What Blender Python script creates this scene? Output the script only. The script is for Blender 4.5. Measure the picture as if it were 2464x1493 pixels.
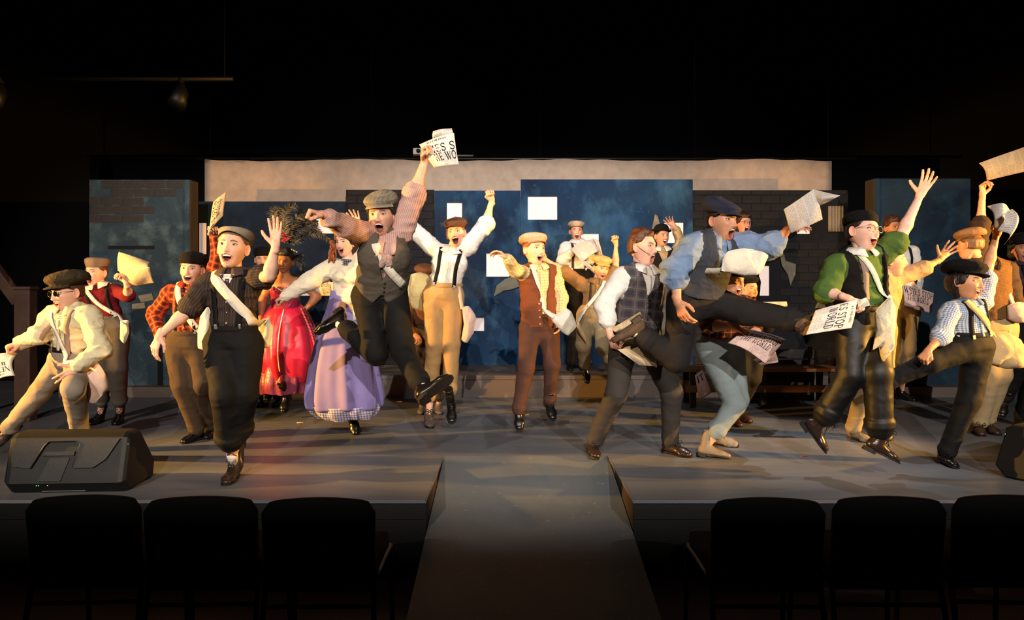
import bpy, bmesh, math, random
import numpy as np
from mathutils import Vector, Matrix
from mathutils.bvhtree import BVHTree

for o in list(bpy.data.objects):
    bpy.data.objects.remove(o)
SC = bpy.context.scene
COL = SC.collection

# ------------------------------------------------------------------ camera
# stage floor is z = 0, the hall floor lies 0.43 m lower; the camera stands in the hall
F, CX, HY, CZ = 1700.0, 1232.0, 690.0, 1.27
cam = bpy.data.objects.new('camera', bpy.data.cameras.new('camera'))
COL.objects.link(cam)
cam.location = (0, 0, CZ)
cam.rotation_euler = (math.pi / 2, 0, 0)
cam.data.sensor_width = 36
cam.data.lens = 36 * F / 2464
cam.data.shift_y = -(746.5 - HY) / 2464
cam.data.clip_start = 0.05
SC.camera = cam
SC.view_settings.view_transform = 'Standard'
SC.view_settings.look = 'None'
SC.view_settings.gamma = 1
SC.view_settings.use_curve_mapping = False
SC.view_settings.exposure = 0.0

# ------------------------------------------------------------------ world and stage lighting
W = bpy.data.worlds.new('world')
SC.world = W
W.use_nodes = True
W.node_tree.nodes['Background'].inputs[0].default_value = (0.5, 0.4, 0.6, 1)
W.node_tree.nodes['Background'].inputs[1].default_value = 0.0015


def spot(name, loc, target, power, color, angle, blend=0.5, radius=0.05):
    l = bpy.data.lights.new(name, 'SPOT')
    l.energy = power
    l.color = color
    l.spot_size = math.radians(angle)
    l.spot_blend = blend
    l.shadow_soft_size = radius
    o = bpy.data.objects.new(name, l)
    COL.objects.link(o)
    o.location = loc
    o.rotation_euler = (Vector(target) - Vector(loc)).to_track_quat('-Z', 'Y').to_euler()
    return o


WHITE = (1.0, 0.86, 0.74)
COOL = (0.86, 0.92, 1.0)
AMBER = (1.0, 0.50, 0.10)
# front-of-house spots over the audience; unseen plates added below keep light off the seats
FOH = [(-3.6, -6.0, 5.2), (0.2, -6.2, 5.3), (3.8, -6.0, 5.2)]
spot('front_spot', FOH[0], (-2.9, 6.3, 1.2), 3500, WHITE, 40, 0.35, 0.03)
spot('front_spot', FOH[1], (0.0, 6.6, 1.2), 3500, WHITE, 40, 0.35, 0.03)
spot('front_spot', FOH[2], (3.0, 6.3, 1.2), 3800, (1.0, 0.92, 0.86), 40, 0.35, 0.03)
# amber booms in the wings, a little downstage
spot('side_spot', (-7.4, 3.7, 1.75), (0.0, 6.3, 1.0), 5600, AMBER, 36, 0.4)
spot('side_spot', (7.4, 3.9, 1.75), (0.0, 6.5, 1.0), 4800, AMBER, 36, 0.4)
# overhead specials
spot('top_spot', (2.4, 6.9, 5.4), (2.3, 5.6, 0.0), 620, COOL, 30, 0.8)
spot('top_spot', (-2.6, 7.2, 5.4), (-1.8, 6.2, 0.0), 160, WHITE, 34, 0.8)
# added lamps: a wash to lift the painted backdrop, spots to brighten the muslin
spot('added_backdrop_wash', (0.3, 4.4, 4.6), (0.0, 9.3, 0.7), 260, (0.66, 0.82, 1.0), 66, 0.9)
spot('added_muslin_spot', (-2.3, 5.4, 5.4), (-2.3, 10.0, 2.9), 120, (1.0, 0.84, 0.76), 50, 0.8)
spot('added_muslin_spot', (2.0, 5.4, 5.4), (2.0, 10.0, 2.9), 120, (1.0, 0.84, 0.76), 50, 0.8)


# ------------------------------------------------------------------ helpers
def A(*v):
    return np.array(v, dtype=np.float64)


def nrm(v):
    v = np.asarray(v, float)
    return v / (np.linalg.norm(v) + 1e-12)


def PX(px, py, D):
    """photo pixel at depth D (metres from the camera plane) -> world point"""
    return A((px - CX) / F * D, D, CZ - (py - HY) / F * D)


def mk(name, V, Fc, mat, parent=None, smooth=True, loc=None, attrs=None, kind=None, uv=None):
    """link one mesh object; Fc = quad array or list of faces"""
    V = np.asarray(V, dtype=np.float32)
    me = bpy.data.meshes.new(name)
    if isinstance(Fc, np.ndarray) and Fc.ndim == 2:
        m, k = Fc.shape
        me.vertices.add(len(V))
        me.vertices.foreach_set('co', V.ravel())
        me.loops.add(m * k)
        me.loops.foreach_set('vertex_index', Fc.astype(np.int32).ravel())
        me.polygons.add(m)
        me.polygons.foreach_set('loop_start', (np.arange(m) * k).astype(np.int32))
        me.update(calc_edges=True)
    else:
        me.from_pydata([tuple(map(float, v)) for v in V], [], [tuple(map(int, f)) for f in Fc])
    if smooth and len(me.polygons):
        me.polygons.foreach_set('use_smooth', np.ones(len(me.polygons), dtype=bool))
    for an, (typ, data) in (attrs or {}).items():
        at = me.attributes.new(an, typ, 'POINT')
        at.data.foreach_set('color' if typ == 'FLOAT_COLOR' else 'vector', np.asarray(data, np.float32).ravel())
    me.validate()
    me.update()
    if mat is not None:
        me.materials.append(mat)
    return link(name, me, parent, loc, kind)


def link(name, me, parent=None, loc=None, kind=None):
    o = bpy.data.objects.new(name, me)
    COL.objects.link(o)
    if parent is not None:
        o.parent = parent
    if loc is not None:
        o.location = loc
    if kind:
        o['kind'] = kind
    return o


def tag(o, label, cat=None, group=None, kind=None):
    o['label'] = label
    if cat:
        o['category'] = cat
    if group:
        o['group'] = group
    if kind:
        o['kind'] = kind
    return o


def empty(name, loc, label=None, cat=None, group=None):
    o = link(name, None, None, tuple(map(float, loc)))
    o.empty_display_size = 0.1
    if label:
        tag(o, label, cat, group)
    return o


class Geo:
    """collects polygons for one mesh"""
    def __init__(s):
        s.v, s.f, s.n = [], [], 0

    def add(s, V, Fc):
        V = np.asarray(V, float)
        s.v.append(V)
        n = s.n
        s.f += [tuple(int(i) + n for i in f) for f in Fc]
        s.n += len(V)
        return s

    def box(s, c, size, R=None, bev=0.0):
        hx, hy, hz = A(*size) / 2
        if bev <= 0:
            V = A([-hx, -hy, -hz], [hx, -hy, -hz], [hx, hy, -hz], [-hx, hy, -hz], [-hx, -hy, hz], [hx, -hy, hz], [hx, hy, hz], [-hx, hy, hz])
            Fc = [(0, 3, 2, 1), (4, 5, 6, 7), (0, 1, 5, 4), (1, 2, 6, 5), (2, 3, 7, 6), (3, 0, 4, 7)]
        else:
            b = min(bev, hx * .9, hy * .9, hz * .9)
            bm = bmesh.new()
            bmesh.ops.create_cube(bm, size=1)
            for v in bm.verts:
                v.co = (v.co.x * 2 * hx, v.co.y * 2 * hy, v.co.z * 2 * hz)
            bmesh.ops.bevel(bm, geom=bm.edges[:], offset=b, segments=2, affect='EDGES', profile=0.6)
            bm.verts.index_update()
            V = A(*[v.co[:] for v in bm.verts])
            Fc = [[v.index for v in f.verts] for f in bm.faces]
            bm.free()
        if R is not None:
            V = V @ np.asarray(R).T
        return s.add(V + A(*c), Fc)

    def tube(s, pts, r, seg=8, cap=True):
        pts = [np.asarray(p, float) for p in pts]
        n = len(pts)
        rr = r if hasattr(r, '__len__') else [r] * n
        V, Fc = [], []
        up = A(0, 0, 1)
        t0 = nrm(pts[1] - pts[0])
        if abs(t0[2]) > .9:
            up = A(1, 0, 0)
        u = nrm(np.cross(t0, up))
        for i, p in enumerate(pts):
            t = nrm(pts[min(i + 1, n - 1)] - pts[max(i - 1, 0)])
            u = nrm(u - t * np.dot(u, t))
            w = np.cross(t, u)
            for k in range(seg):
                a = 2 * math.pi * k / seg
                V.append(p + rr[i] * (math.cos(a) * u + math.sin(a) * w))
        for i in range(n - 1):
            for k in range(seg):
                k2 = (k + 1) % seg
                Fc.append((i * seg + k, i * seg + k2, (i + 1) * seg + k2, (i + 1) * seg + k))
        if cap:
            Fc.append(tuple(range(seg))[::-1])
            Fc.append(tuple((n - 1) * seg + k for k in range(seg)))
        return s.add(V, Fc)

    def ball(s, c, r, R=None, nu=12, nv=8):
        r = r if hasattr(r, '__len__') else (r, r, r)
        V, Fc = [A(0, 0, -1)], []
        for j in range(1, nv):
            t = -math.pi / 2 + math.pi * j / nv
            for i in range(nu):
                a = 2 * math.pi * i / nu
                V.append(A(math.cos(t) * math.cos(a), math.cos(t) * math.sin(a), math.sin(t)))
        V.append(A(0, 0, 1))
        top = len(V) - 1
        for i in range(nu):
            i2 = (i + 1) % nu
            Fc.append((0, 1 + i2, 1 + i))
            for j in range(nv - 2):
                b = 1 + j * nu
                Fc.append((b + i, b + i2, b + nu + i2, b + nu + i))
            Fc.append((top, 1 + (nv - 2) * nu + i, 1 + (nv - 2) * nu + i2))
        V = A(*V) * A(*r)
        if R is not None:
            V = V @ np.asarray(R).T
        return s.add(V + A(*c), Fc)

    def ribbon(s, pts, nors, w, t=0.003):
        """flat strap with thickness along points with surface normals"""
        pts = A(*pts); nors = A(*nors)
        n = len(pts)
        V = []
        for i in range(n):
            tg = nrm(pts[min(i + 1, n - 1)] - pts[max(i - 1, 0)])
            b = nrm(np.cross(tg, nors[i]))
            nn = nrm(np.cross(b, tg))
            for sx, sn in ((-1, 0), (1, 0), (1, 1), (-1, 1)):
                V.append(pts[i] + b * sx * w / 2 + nn * sn * t)
        Fc = []
        for i in range(n - 1):
            for k in range(4):
                k2 = (k + 1) % 4
                Fc.append((i * 4 + k, i * 4 + k2, (i + 1) * 4 + k2, (i + 1) * 4 + k))
        Fc += [(3, 2, 1, 0), tuple((n - 1) * 4 + k for k in range(4))]
        return s.add(V, Fc)

    def grid(s, P):
        """P: (n, m, 3) point grid"""
        n, m = P.shape[:2]
        Fc = [(i * m + j, i * m + j + 1, (i + 1) * m + j + 1, (i + 1) * m + j) for i in range(n - 1) for j in range(m - 1)]
        return s.add(P.reshape(-1, 3), Fc)

    def loft(s, rings, closed=True, caps=(True, True)):
        rings = [np.asarray(r, float) for r in rings]
        m = len(rings[0])
        Fc = []
        for i in range(len(rings) - 1):
            for k in range(m if closed else m - 1):
                k2 = (k + 1) % m
                Fc.append((i * m + k, i * m + k2, (i + 1) * m + k2, (i + 1) * m + k))
        if caps[0]:
            Fc.append(tuple(range(m))[::-1])
        if caps[1]:
            Fc.append(tuple((len(rings) - 1) * m + k for k in range(m)))
        return s.add(np.concatenate(rings), Fc)

    def prism(s, poly, o, u, v, depth):
        """polygon (list of 2-D points) at origin o in plane u,v, extruded by vector depth"""
        o, u, v, depth = map(lambda q: np.asarray(q, float), (o, u, v, depth))
        V = [o + u * a + v * b for a, b in poly]
        n = len(V)
        V = V + [p + depth for p in V]
        Fc = [tuple(range(n)), tuple(range(2 * n - 1, n - 1, -1))] + [((i + 1) % n, i, n + i, n + (i + 1) % n) for i in range(n)]
        return s.add(V, Fc)

    def build(s, name, mat, parent=None, smooth=False, loc=None, kind=None):
        o = mk(name, np.concatenate(s.v) if s.v else np.zeros((0, 3)), s.f, mat, parent, smooth, loc, kind=kind)
        bm = bmesh.new()
        bm.from_mesh(o.data)
        bmesh.ops.recalc_face_normals(bm, faces=bm.faces[:])
        bm.to_mesh(o.data)
        bm.free()
        return o


def catmull(pts, n=8):
    pts = [np.asarray(p, float) for p in pts]
    pts = [2 * pts[0] - pts[1]] + pts + [2 * pts[-1] - pts[-2]]
    out = []
    for i in range(1, len(pts) - 2):
        p0, p1, p2, p3 = pts[i - 1:i + 3]
        for k in range(n):
            t = k / n
            out.append(.5 * ((2 * p1) + (-p0 + p2) * t + (2 * p0 - 5 * p1 + 4 * p2 - p3) * t * t + (-p0 + 3 * p1 - 3 * p2 + p3) * t ** 3))
    out.append(pts[-2])
    return out


def vnoise(P, seed=0):
    """value noise in [0,1] on points (...,3)"""
    P = np.asarray(P, np.float64)
    i = np.floor(P).astype(np.int64)
    f = P - i
    f = f * f * (3 - 2 * f)
    def h(x, y, z):
        n = (x * 374761393 + y * 668265263 + z * 2147483647 + seed * 1274126177) & 0x7fffffff
        n = (n ^ (n >> 13)) * 1274126177 & 0x7fffffff
        return ((n ^ (n >> 16)) & 0xffff) / 65535.0
    x, y, z = i[..., 0], i[..., 1], i[..., 2]
    fx, fy, fz = f[..., 0], f[..., 1], f[..., 2]
    r = 0
    for dx in (0, 1):
        for dy in (0, 1):
            for dz in (0, 1):
                r = r + h(x + dx, y + dy, z + dz) * (fx if dx else 1 - fx) * (fy if dy else 1 - fy) * (fz if dz else 1 - fz)
    return r


def sstep(a, b, x):
    t = np.clip((x - a) / (b - a), 0, 1)
    return t * t * (3 - 2 * t)


# ---- signed distance surfaces -> quad meshes (surface nets)
def cone(a, b, ra, rb, k=None):
    a, b = np.asarray(a, float), np.asarray(b, float)
    ba = b - a
    L2 = ba @ ba + 1e-12
    m = max(ra, rb)
    def fn(P):
        pa = P - a
        t = np.clip(pa @ ba / L2, 0, 1)
        return np.linalg.norm(pa - t[..., None] * ba, axis=-1) - (ra + (rb - ra) * t)
    return fn, np.minimum(a, b) - m, np.maximum(a, b) + m, k


def ecap(a, b, ea, eb, right, cap=1.0, k=None, p=2.0):
    """elliptical tapered capsule, ea/eb = (half width along right, half depth)"""
    a, b = np.asarray(a, float), np.asarray(b, float)
    L = np.linalg.norm(b - a) + 1e-9
    ax = (b - a) / L
    r = nrm(np.asarray(right, float) - ax * np.dot(right, ax))
    f = np.cross(ax, r)
    m = max(*ea, *eb)
    def fn(P):
        pa = P - a
        s = pa @ ax
        sc = np.clip(s, 0, L)
        t = sc / L
        x, y, z = pa @ r, pa @ f, s - sc
        rx, ry = ea[0] + (eb[0] - ea[0]) * t, ea[1] + (eb[1] - ea[1]) * t
        mn = np.minimum(rx, ry)
        kk = (np.abs(x / rx) ** p + np.abs(y / ry) ** p + np.abs(z / (mn * cap)) ** p) ** (1 / p)
        return (kk - 1) * mn
    return fn, np.minimum(a, b) - m, np.maximum(a, b) + m, k


def sdf(prims, h, k=0.03, ops=(), noise=None, smooth=1):
    lo = np.min([p[1] for p in prims], 0) - 3 * h
    hi = np.max([p[2] for p in prims], 0) + 3 * h
    n = np.ceil((hi - lo) / h).astype(int) + 1
    val = np.full(n, 0.2)
    ax = [lo[i] + h * np.arange(n[i]) for i in range(3)]
    for fn, l, u, kk in prims:
        kk = k if kk is None else kk
        mg = kk + 3 * h
        i0 = np.maximum(np.floor((l - mg - lo) / h).astype(int), 0)
        i1 = np.minimum(np.ceil((u + mg - lo) / h).astype(int) + 1, n)
        sl = tuple(slice(i0[i], i1[i]) for i in range(3))
        P = np.stack(np.meshgrid(*[ax[i][sl[i]] for i in range(3)], indexing='ij'), -1)
        d = fn(P)
        v = val[sl]
        hh = np.clip(0.5 + 0.5 * (v - d) / kk, 0, 1)
        val[sl] = v * (1 - hh) + d * hh - kk * hh * (1 - hh)
    near = np.abs(val) < 0.06
    if noise is not None or ops:
        idx = np.argwhere(near | (val < 0))
        P = lo + idx * h
        vv = val[tuple(idx.T)]
        if noise is not None:
            vv = vv - noise(P)
        for op in ops:
            vv = op(P, vv)
        val[tuple(idx.T)] = vv
    return nets(val, lo, h, smooth)


def nets(val, lo, h, smooth=1):
    s = val < 0
    n = np.array(val.shape)
    c = np.zeros(n - 1, np.int8)
    for dx in (0, 1):
        for dy in (0, 1):
            for dz in (0, 1):
                c += s[dx:n[0] - 1 + dx, dy:n[1] - 1 + dy, dz:n[2] - 1 + dz]
    m = (c > 0) & (c < 8)
    idx = np.argwhere(m)
    if len(idx) == 0:
        return np.zeros((0, 3)), np.zeros((0, 4), int)
    vid = np.full(m.shape, -1, np.int64)
    vid[m] = np.arange(len(idx))
    cv = {}
    for dx in (0, 1):
        for dy in (0, 1):
            for dz in (0, 1):
                cv[dx, dy, dz] = val[idx[:, 0] + dx, idx[:, 1] + dy, idx[:, 2] + dz]
    acc = np.zeros((len(idx), 3)); cnt = np.zeros(len(idx))
    for ka in cv:
        for axis in range(3):
            if ka[axis] == 0:
                kb = list(ka); kb[axis] = 1; kb = tuple(kb)
                a, b = cv[ka], cv[kb]
                cr = (a < 0) != (b < 0)
                t = np.where(cr, a / np.where(cr, a - b, 1), 0)
                p = np.tile(np.array(ka, float), (len(idx), 1))
                p[:, axis] += t
                acc += p * cr[:, None]
                cnt += cr
    V = lo + h * (idx + acc / np.maximum(cnt, 1)[:, None])
    Q = []
    for axis in range(3):
        u, w = (axis + 1) % 3, (axis + 2) % 3
        sa = [slice(1, n[i] - 1) for i in range(3)]
        sb = list(sa)
        sa[axis] = slice(0, n[axis] - 1); sb[axis] = slice(1, n[axis])
        A_, B_ = s[tuple(sa)], s[tuple(sb)]
        e = np.argwhere(A_ != B_)
        if len(e) == 0:
            continue
        inside = A_[tuple(e.T)]
        off = np.ones(3, int); off[axis] = 0
        e = e + off
        du, dw = np.zeros(3, int), np.zeros(3, int)
        du[u] = 1; dw[w] = 1
        q = np.stack([vid[tuple((e - du - dw).T)], vid[tuple((e - dw).T)], vid[tuple(e.T)], vid[tuple((e - du).T)]], 1)
        q[~inside] = q[~inside][:, ::-1]
        Q.append(q)
    Q = np.concatenate(Q)
    Q = Q[(Q >= 0).all(1)]
    for _ in range(smooth):
        acc = np.zeros_like(V); cnt = np.zeros(len(V))
        for i in range(4):
            a, b = Q[:, i], Q[:, (i + 1) % 4]
            for ax_ in range(3):
                acc[:, ax_] += np.bincount(a, V[b, ax_], len(V)) + np.bincount(b, V[a, ax_], len(V))
            cnt += np.bincount(a, minlength=len(V)) + np.bincount(b, minlength=len(V))
        V = V * .5 + .5 * acc / np.maximum(cnt, 1)[:, None]
    return V, Q


# ------------------------------------------------------------------ materials
MATS = {}


def _new(name):
    m = bpy.data.materials.new(name)
    m.use_nodes = True
    nt = m.node_tree
    b = nt.nodes['Principled BSDF']
    return m, nt, b


def nd(nt, typ, **kw):
    n = nt.nodes.new(typ)
    for k_, v in kw.items():
        if k_.startswith('i_'):
            key = k_[2:]
            n.inputs[int(key) if key.isdigit() else key.replace('_', ' ')].default_value = v
        else:
            setattr(n, k_, v)
    return n


def srgb(r, g, b):
    f = lambda c: c / 12.92 if c <= 0.04045 else ((c + 0.055) / 1.055) ** 2.4
    return (f(r / 255), f(g / 255), f(b / 255), 1.0)


def mixc(nt, fac, c1, c2, blend='MIX'):
    n = nt.nodes.new('ShaderNodeMix')
    n.data_type = 'RGBA'
    n.blend_type = blend
    for sock, v in ((n.inputs[0], fac), (n.inputs[6], c1), (n.inputs[7], c2)):
        if hasattr(v, 'links') or isinstance(v, bpy.types.NodeSocket):
            nt.links.new(v, sock)
        else:
            sock.default_value = v
    return n.outputs[2]


def mth(nt, op, a, b=None, c=None, clamp=False):
    n = nt.nodes.new('ShaderNodeMath')
    n.operation = op
    n.use_clamp = clamp
    for i, v in enumerate((a, b, c)):
        if v is None:
            continue
        if isinstance(v, bpy.types.NodeSocket):
            nt.links.new(v, n.inputs[i])
        else:
            n.inputs[i].default_value = v
    return n.outputs[0]


def cloth(name, col, rough=0.85, kind=None, col2=None, col3=None, size=0.05, bump=0.25, weave=500, sheen=0.0, spec=0.25, var=0.18, fold=16):
    """fabric: plain / stripe / check / plaid / tweed in the garment's own 'puv' coordinates"""
    if name in MATS:
        return MATS[name]
    m, nt, b = _new(name)
    at = nd(nt, 'ShaderNodeAttribute', attribute_name='puv')
    tc = nd(nt, 'ShaderNodeTexCoord')
    obj = tc.outputs['Object']
    n1 = nd(nt, 'ShaderNodeTexNoise', i_Scale=7.0, i_Detail=4.0)
    nt.links.new(obj, n1.inputs['Vector'])
    c = srgb(*col)
    base = c
    if kind:
        sp = nd(nt, 'ShaderNodeSeparateXYZ')
        nt.links.new(at.outputs['Vector'], sp.inputs[0])
        fx = mth(nt, 'FRACT', mth(nt, 'DIVIDE', sp.outputs[0], size))
        fy = mth(nt, 'FRACT', mth(nt, 'DIVIDE', sp.outputs[1], size))
        bx = mth(nt, 'LESS_THAN', fx, 0.5)
        by = mth(nt, 'LESS_THAN', fy, 0.5)
        c2 = srgb(*col2)
        if kind == 'stripe':
            base = mixc(nt, mth(nt, 'LESS_THAN', fx, 0.22), c, c2)
        elif kind == 'check':
            f = mth(nt, 'MULTIPLY', mth(nt, 'ADD', bx, by), 0.5)
            base = mixc(nt, f, c, c2)
        elif kind == 'grid':
            f = mth(nt, 'MAXIMUM', mth(nt, 'LESS_THAN', fx, 0.16), mth(nt, 'LESS_THAN', fy, 0.16))
            base = mixc(nt, f, c, c2)
        elif kind == 'plaid':
            f = mth(nt, 'MULTIPLY', mth(nt, 'ADD', bx, by), 0.5)
            base = mixc(nt, f, c, c2)
            c3 = srgb(*(col3 or col2))
            lx = mth(nt, 'LESS_THAN', mth(nt, 'ABSOLUTE', mth(nt, 'SUBTRACT', fx, 0.75)), 0.05)
            ly = mth(nt, 'LESS_THAN', mth(nt, 'ABSOLUTE', mth(nt, 'SUBTRACT', fy, 0.75)), 0.05)
            base = mixc(nt, mth(nt, 'MULTIPLY', mth(nt, 'MAXIMUM', lx, ly), 0.7), base, c3)
    dark = tuple(x * (1 - 2 * var) for x in c[:3]) + (1,)
    rr = nd(nt, 'ShaderNodeMapRange', i_1=0.35, i_2=0.75)
    nt.links.new(n1.outputs[0], rr.inputs[0])
    col_out = mixc(nt, mth(nt, 'MULTIPLY', rr.outputs[0], var), base, (0, 0, 0, 1))
    nt.links.new(col_out, b.inputs['Base Color'])
    b.inputs['Roughness'].default_value = rough
    b.inputs['Specular IOR Level'].default_value = spec
    if sheen:
        b.inputs['Sheen Weight'].default_value = sheen
        b.inputs['Sheen Roughness'].default_value = 0.4
    n2 = nd(nt, 'ShaderNodeTexNoise', i_Scale=float(weave), i_Detail=2.0)
    nt.links.new(obj, n2.inputs['Vector'])
    n3 = nd(nt, 'ShaderNodeTexNoise', i_Scale=float(fold), i_Detail=2.0, i_Distortion=0.5)
    nt.links.new(obj, n3.inputs['Vector'])
    bp = nd(nt, 'ShaderNodeBump', i_Strength=min(1.0, bump * 2.0), i_Distance=0.012)
    nt.links.new(n3.outputs[0], bp.inputs['Height'])
    bp2 = nd(nt, 'ShaderNodeBump', i_Strength=0.25, i_Distance=0.002)
    nt.links.new(n2.outputs[0], bp2.inputs['Height'])
    nt.links.new(bp.outputs[0], bp2.inputs['Normal'])
    nt.links.new(bp2.outputs[0], b.inputs['Normal'])
    MATS[name] = m
    return m


def plain(name, col, rough=0.5, metal=0.0, spec=0.4, bump=0.0, scale=60, emit=None, estr=1.0, coat=0.0):
    if name in MATS:
        return MATS[name]
    m, nt, b = _new(name)
    tc = nd(nt, 'ShaderNodeTexCoord')
    n1 = nd(nt, 'ShaderNodeTexNoise', i_Scale=float(scale), i_Detail=3.0)
    nt.links.new(tc.outputs['Object'], n1.inputs['Vector'])
    c = srgb(*col)
    nt.links.new(mixc(nt, mth(nt, 'MULTIPLY', n1.outputs[0], 0.35), c, tuple(x * .6 for x in c[:3]) + (1,)), b.inputs['Base Color'])
    b.inputs['Roughness'].default_value = rough
    b.inputs['Metallic'].default_value = metal
    b.inputs['Specular IOR Level'].default_value = spec
    b.inputs['Coat Weight'].default_value = coat
    if emit:
        b.inputs['Emission Color'].default_value = srgb(*emit)
        b.inputs['Emission Strength'].default_value = estr
    if bump:
        bp = nd(nt, 'ShaderNodeBump', i_Strength=bump, i_Distance=0.005)
        nt.links.new(n1.outputs[0], bp.inputs['Height'])
        nt.links.new(bp.outputs[0], b.inputs['Normal'])
    MATS[name] = m
    return m


def skin_mat():
    if 'skin' in MATS:
        return MATS['skin']
    m, nt, b = _new('skin')
    at = nd(nt, 'ShaderNodeAttribute', attribute_name='tone')
    tc = nd(nt, 'ShaderNodeTexCoord')
    n1 = nd(nt, 'ShaderNodeTexNoise', i_Scale=35.0, i_Detail=4.0)
    nt.links.new(tc.outputs['Object'], n1.inputs['Vector'])
    mr = nd(nt, 'ShaderNodeMapRange', i_1=0.3, i_2=0.8, i_3=0.0, i_4=0.22)
    nt.links.new(n1.outputs[0], mr.inputs[0])
    nt.links.new(mixc(nt, mr.outputs[0], at.outputs['Color'], (0.30, 0.10, 0.06, 1)), b.inputs['Base Color'])
    b.inputs['Roughness'].default_value = 0.48
    b.inputs['Specular IOR Level'].default_value = 0.4
    b.inputs['Subsurface Weight'].default_value = 0.08
    b.inputs['Subsurface Radius'].default_value = (0.02, 0.008, 0.004)
    b.inputs['Subsurface Scale'].default_value = 0.4
    bp = nd(nt, 'ShaderNodeBump', i_Strength=0.15, i_Distance=0.002)
    n2 = nd(nt, 'ShaderNodeTexNoise', i_Scale=260.0, i_Detail=2.0)
    nt.links.new(tc.outputs['Object'], n2.inputs['Vector'])
    nt.links.new(n2.outputs[0], bp.inputs['Height'])
    nt.links.new(bp.outputs[0], b.inputs['Normal'])
    MATS['skin'] = m
    return m


def hair_mat(name, col):
    if name in MATS:
        return MATS[name]
    m, nt, b = _new(name)
    tc = nd(nt, 'ShaderNodeTexCoord')
    mp = nd(nt, 'ShaderNodeMapping')
    mp.inputs['Scale'].default_value = (160, 160, 18)
    nt.links.new(tc.outputs['Object'], mp.inputs[0])
    n1 = nd(nt, 'ShaderNodeTexNoise', i_Scale=1.0, i_Detail=3.0, i_Distortion=0.6)
    nt.links.new(mp.outputs[0], n1.inputs['Vector'])
    c = srgb(*col)
    nt.links.new(mixc(nt, n1.outputs[0], tuple(x * .35 for x in c[:3]) + (1,), tuple(min(1, x * 1.5) for x in c[:3]) + (1,)), b.inputs['Base Color'])
    b.inputs['Roughness'].default_value = 0.45
    bp = nd(nt, 'ShaderNodeBump', i_Strength=0.8, i_Distance=0.006)
    nt.links.new(n1.outputs[0], bp.inputs['Height'])
    nt.links.new(bp.outputs[0], b.inputs['Normal'])
    MATS[name] = m
    return m


def paper_mat(name, col, ink=(70, 66, 64), amount=0.55):
    """newsprint: page colour with columns of small print, in the sheet's 'puv' (metres)"""
    if name in MATS:
        return MATS[name]
    m, nt, b = _new(name)
    at = nd(nt, 'ShaderNodeAttribute', attribute_name='puv')
    sp = nd(nt, 'ShaderNodeSeparateXYZ')
    nt.links.new(at.outputs['Vector'], sp.inputs[0])
    fy = mth(nt, 'FRACT', mth(nt, 'DIVIDE', sp.outputs[1], 0.0075))
    ln = mth(nt, 'LESS_THAN', fy, 0.5)
    fx = mth(nt, 'FRACT', mth(nt, 'DIVIDE', sp.outputs[0], 0.062))
    colm = mth(nt, 'GREATER_THAN', fx, 0.1)
    mp = nd(nt, 'ShaderNodeMapping')
    mp.inputs['Scale'].default_value = (260, 133, 1)
    nt.links.new(at.outputs['Vector'], mp.inputs[0])
    n1 = nd(nt, 'ShaderNodeTexWhiteNoise') if False else nd(nt, 'ShaderNodeTexNoise', i_Scale=1.0, i_Detail=0.0)
    nt.links.new(mp.outputs[0], n1.inputs['Vector'])
    wd = mth(nt, 'GREATER_THAN', n1.outputs[0], 0.42)
    n3 = nd(nt, 'ShaderNodeTexNoise', i_Scale=9.0, i_Detail=0.0)
    nt.links.new(at.outputs['Vector'], n3.inputs['Vector'])
    blk = mth(nt, 'GREATER_THAN', n3.outputs[0], 0.43)
    zone = mth(nt, 'LESS_THAN', sp.outputs[2], 0.5)
    f = mth(nt, 'MULTIPLY', mth(nt, 'MULTIPLY', mth(nt, 'MULTIPLY', ln, colm), mth(nt, 'MULTIPLY', wd, blk)), zone)
    n2 = nd(nt, 'ShaderNodeTexNoise', i_Scale=14.0, i_Detail=4.0)
    tc = nd(nt, 'ShaderNodeTexCoord')
    nt.links.new(tc.outputs['Object'], n2.inputs['Vector'])
    c = srgb(*col)
    base = mixc(nt, mth(nt, 'MULTIPLY', n2.outputs[0], 0.25), c, tuple(x * .7 for x in c[:3]) + (1,))
    nt.links.new(mixc(nt, mth(nt, 'MULTIPLY', f, amount), base, srgb(*ink)), b.inputs['Base Color'])
    b.inputs['Roughness'].default_value = 0.9
    b.inputs['Specular IOR Level'].default_value = 0.15
    bp = nd(nt, 'ShaderNodeBump', i_Strength=0.35, i_Distance=0.01)
    nt.links.new(n2.outputs[0], bp.inputs['Height'])
    nt.links.new(bp.outputs[0], b.inputs['Normal'])
    MATS[name] = m
    return m


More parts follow.
